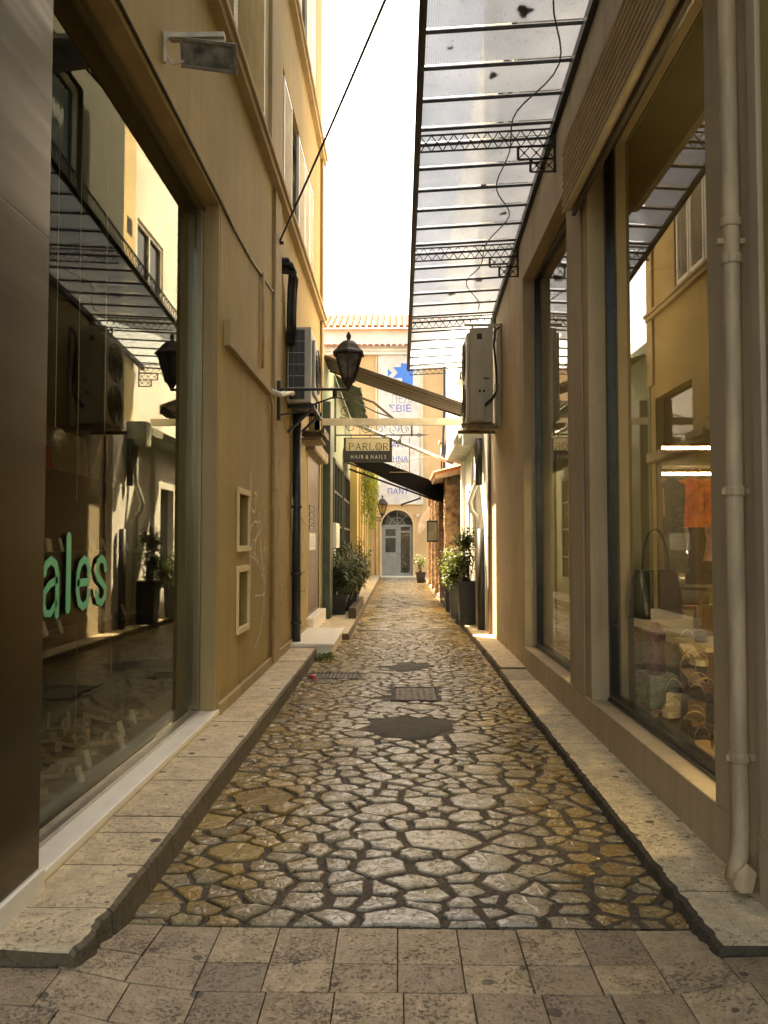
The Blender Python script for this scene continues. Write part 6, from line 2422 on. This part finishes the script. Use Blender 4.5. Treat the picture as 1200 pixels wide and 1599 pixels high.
bag("handbag", "large ruched black leather bag slumped on the pedestal in the right window", (1.93, 6.02, 0.951), 0.40, 0.36, 0.24, "black_leather", 0.5, 0.32, True)
tb2 = thing("display_table", "pale display table with black shoes and boxes inside the right window", "table", (2.2, 5.9, 0.3))
box("tabletop", 1.98, 2.75, 5.2, 6.4, 0.80, 0.83, "cream_leather", tb2, 0.004)
for (x, y) in ((2.0, 5.22), (2.70, 5.22), (2.0, 6.34), (2.70, 6.34)):
    box("leg", x, x + 0.035, y, y + 0.035, 0.301, 0.80, "brown_leather", tb2)
bag("handbag", "brown handbag on the pale display table in the right window", (2.30, 5.9, 0.831), 0.30, 0.22, 0.12, "brown_leather", 0.3, 0.12)
vl = thing("added_window_light", "added upright light strip, unseen in the near corner of the right shop window", "light strip", (1.73, 4.0, 0.4))  # strip added unseen behind the pilaster to light the window goods
box("light_strip", 1.72, 1.735, 3.825, 3.84, 0.5, 3.2, "added_strip_glow", vl)
box("strip_base", 1.715, 1.745, 3.815, 3.824, 0.45, 3.25, "black_alu", vl)
bag("handbag", "small orange bag standing on the top shelf of the olive shelf unit", (2.30, 7.58, 2.431), 0.24, 0.20, 0.12, "orange_cloth", 0.1, 0.10)
bag("handbag", "large cream bag on the floor before the olive shelf unit", (2.35, 7.1, 0.302), 0.40, 0.36, 0.18, "cream_leather", 0.3, 0.16)
bag("handbag", "brown bag on the floor beside the large cream bag", (2.72, 7.0, 0.302), 0.34, 0.30, 0.16, "brown_leather", -0.2, 0.14)
bag("handbag", "tan shoulder bag hanging high from the clothes rail", (2.10, 6.62, 1.72), 0.22, 0.24, 0.10, "tan", 0.2, 0.22)
bag("handbag", "tan clutch bag on the middle shelf of the olive shelf unit", (2.45, 7.58, 1.471), 0.30, 0.16, 0.12, "tan", 0.1, 0.08)
bag("handbag", "black chain bag on the low shelf of the olive shelf unit", (2.75, 7.58, 0.931), 0.34, 0.26, 0.14, "black_leather", -0.1, 0.14)
bag("handbag", "cream bag on the low shelf of the olive shelf unit", (2.35, 7.58, 0.931), 0.28, 0.24, 0.14, "cream_leather", 0.1, 0.12)
bag("pouch", "purple patterned pouch standing by the glass low in the right window", (1.80, 5.62, 0.60), 0.18, 0.32, 0.10, "purple", 0.9, 0.05, False, "pouch")
shoe("shoe", "tan wedge shoe standing on the window floor in front of the grey green block", (1.73, 5.38, 0.302), -1.7, 1.15, "brown_leather", "tan", 0.06, "ankle", None, 0.03)
shoe("shoe", "cream wedge shoe on the floor behind the grey green block", (1.98, 5.75, 0.302), -1.4, 1.15, "cream_leather", "cream_leather", 0.07, "ankle", None, 0.03)
tbx = box("display_block", 1.70, 1.92, 5.46, 5.78, 0.301, 0.60, "teal_fabric", None, 0.01, origin=(1.81, 5.62, 0.301))
tag(tbx, "grey green fabric covered block under the purple pouch", "block")
blocks = [(1.76, 4.78, 0.301, 0.45, "black_leather"), (1.86, 5.02, 0.301, 0.60, "black_leather"), (1.75, 5.15, 0.301, 0.42, "shop_wall_r"), (1.94, 5.3, 0.301, 0.72, "black_leather")]
bl_lab = ["low black block under the nearest tan platform shoe in the right window", "taller black block behind the nearest shoe in the right window", "low olive block by the glass with a cream shoe", "tallest black block of the right window, a cream mule on it"]
sh_lab = ["chunky tan platform shoe nearest the pilaster in the right window", "tan heeled shoe on the taller black block in the right window", "cream slingback shoe by the glass in the right window", "cream mule on the tallest black block in the right window"]
for (x, y, z0, z1, m_), la, ls, sm in zip(blocks, bl_lab, sh_lab, ("tan", "tan", "cream_leather", "cream_leather")):
    o = box("display_block", x - .07, x + .07, y - .07, y + .07, z0, z1, m_, None, 0.004, origin=(x, y, z0))
    tag(o, la, "block")
    shoe("shoe", ls, (x, y, z1 + .001), random.uniform(-2.0, -1.3), 1.2, "brown_leather" if sm == "tan" else "cream_leather", sm, 0.06, "ankle", None, 0.03)
for (x, y, z, rz, ls, sm) in ((1.74, 4.60, 0.302, -1.8, "tan sandal lying on the window floor beside the pilaster", "tan"), (1.96, 5.06, 0.302, -1.3, "cream sandal lying on the window floor behind the low block", "cream_leather"), (1.9, 5.75, 0.302, -2.0, "brown strappy sandal on the floor below the pedestal", "brown_leather"), (2.1, 5.6, 0.831, -1.9, "black heeled sandal on the pale display table", "black_leather"), (2.25, 5.45, 0.831, -1.5, "tan sandal on the pale display table next to the black one", "tan")):
    shoe("sandal", ls, (x, y, z), rz, 1.0, sm, sm, 0.05, "ankle")
for i, (x, y, lab) in enumerate(((1.76, 5.22, "white hang tag leaning by the grey green block"), (1.74, 4.95, "white card with a dark stamp standing by the glass"))):
    t = thing("hang_tag", lab, "tag", (x, y, 0.302))
    MB().prism([(x, y, 0.302), (x + 0.03, y + 0.05, 0.302), (x + 0.035, y + 0.055, 0.44), (x + 0.005, y + 0.005, 0.44)], (0.004, -0.003, 0)).build("card", "card", t)
    MB().prism([(x - .003, y + .012, 0.36), (x + 0.011, y + 0.034, 0.36), (x + 0.012, y + 0.034, 0.40), (x - .002, y + 0.012, 0.40)], (0.001, -0.002, 0)).build("stamp", "sign_black", t)
gr = thing("clothes_rail", "steel clothes rail inside the right shop window", "clothes rail", (2.25, 6.75, 0.3))
MB().tube([(1.98, 6.75, 0.301), (1.98, 6.75, 2.12), (2.02, 6.75, 2.15), (2.72, 6.75, 2.15), (2.75, 6.75, 2.12), (2.75, 6.75, 0.301)], 0.012, 8).build("rail", "aluminium", gr, smooth=True)


def garment(label, x, y, z, w, L, mat, sleeve=False):
    t = thing("garment", label, "garment", (x, y, z))
    mb = MB()
    n = 18
    prof = [(0.18, 0.0), (0.92, -0.08), (0.95, -0.2), (0.8, -0.4), (0.9, -0.7), (1.08, -1.0)]
    k = len(mb.v)
    for (q, zz) in prof:
        for j in range(n):
            a = 2 * math.pi * j / n
            rp = 1 + 0.12 * math.sin(j * 3.1 + zz * 5) * -zz
            mb.v.append((x + math.cos(a) * w / 2 * q * rp, y + math.sin(a) * 0.055 * q * rp, z + zz * L))
    for i in range(len(prof) - 1):
        for j in range(n):
            a, b = k + i * n + j, k + i * n + (j + 1) % n
            mb.f.append((a, b, b + n, a + n))
            mb.m.append(0)
    mb.f.append(tuple(range(k, k + n)))
    mb.m.append(0)
    mb.build("body", mat, t, smooth=True)
    if sleeve:
        for sg in (-1, 1):
            MB().tube([(x + sg * w * .4, y, z - .09 * L), (x + sg * w * .58, y, z - .3 * L), (x + sg * w * .6, y, z - .6 * L)], [0.05, 0.045, 0.035], 8).build("sleeve", mat, t, smooth=True)
    MB().tube([(x, y, z), (x, y, z + .05), (x + .02, y, z + .07), (x, y, z + .10), (x - .02, y, z + .085)], 0.004, 5).build("hanger", "aluminium", t)


garment("navy blue dress hanging on the rail in the right shop", 2.16, 6.75, 2.06, 0.20, 0.85, "blue_cloth")
garment("olive dress with dark belt hanging beside the navy dress", 2.30, 6.70, 2.06, 0.22, 0.80, "olive_cloth")
garment("bright orange sleeved top hanging on the rail in the right shop", 2.46, 6.72, 2.06, 0.24, 0.42, "orange_cloth", True)
garment("orange and black top hanging at the end of the rail", 2.66, 6.72, 2.06, 0.22, 0.40, "orange_cloth", True)
garment("pink skirt hanging low behind the olive dress in the right shop", 2.28, 6.95, 1.62, 0.26, 0.55, "pink_cloth")
garment("black dress hanging between the orange tops in the right shop", 2.56, 6.82, 2.06, 0.22, 0.9, "black_cloth")
garment("rose satin slip hanging low at the end of the rail", 2.60, 6.6, 1.66, 0.16, 0.3, "rose_cloth")
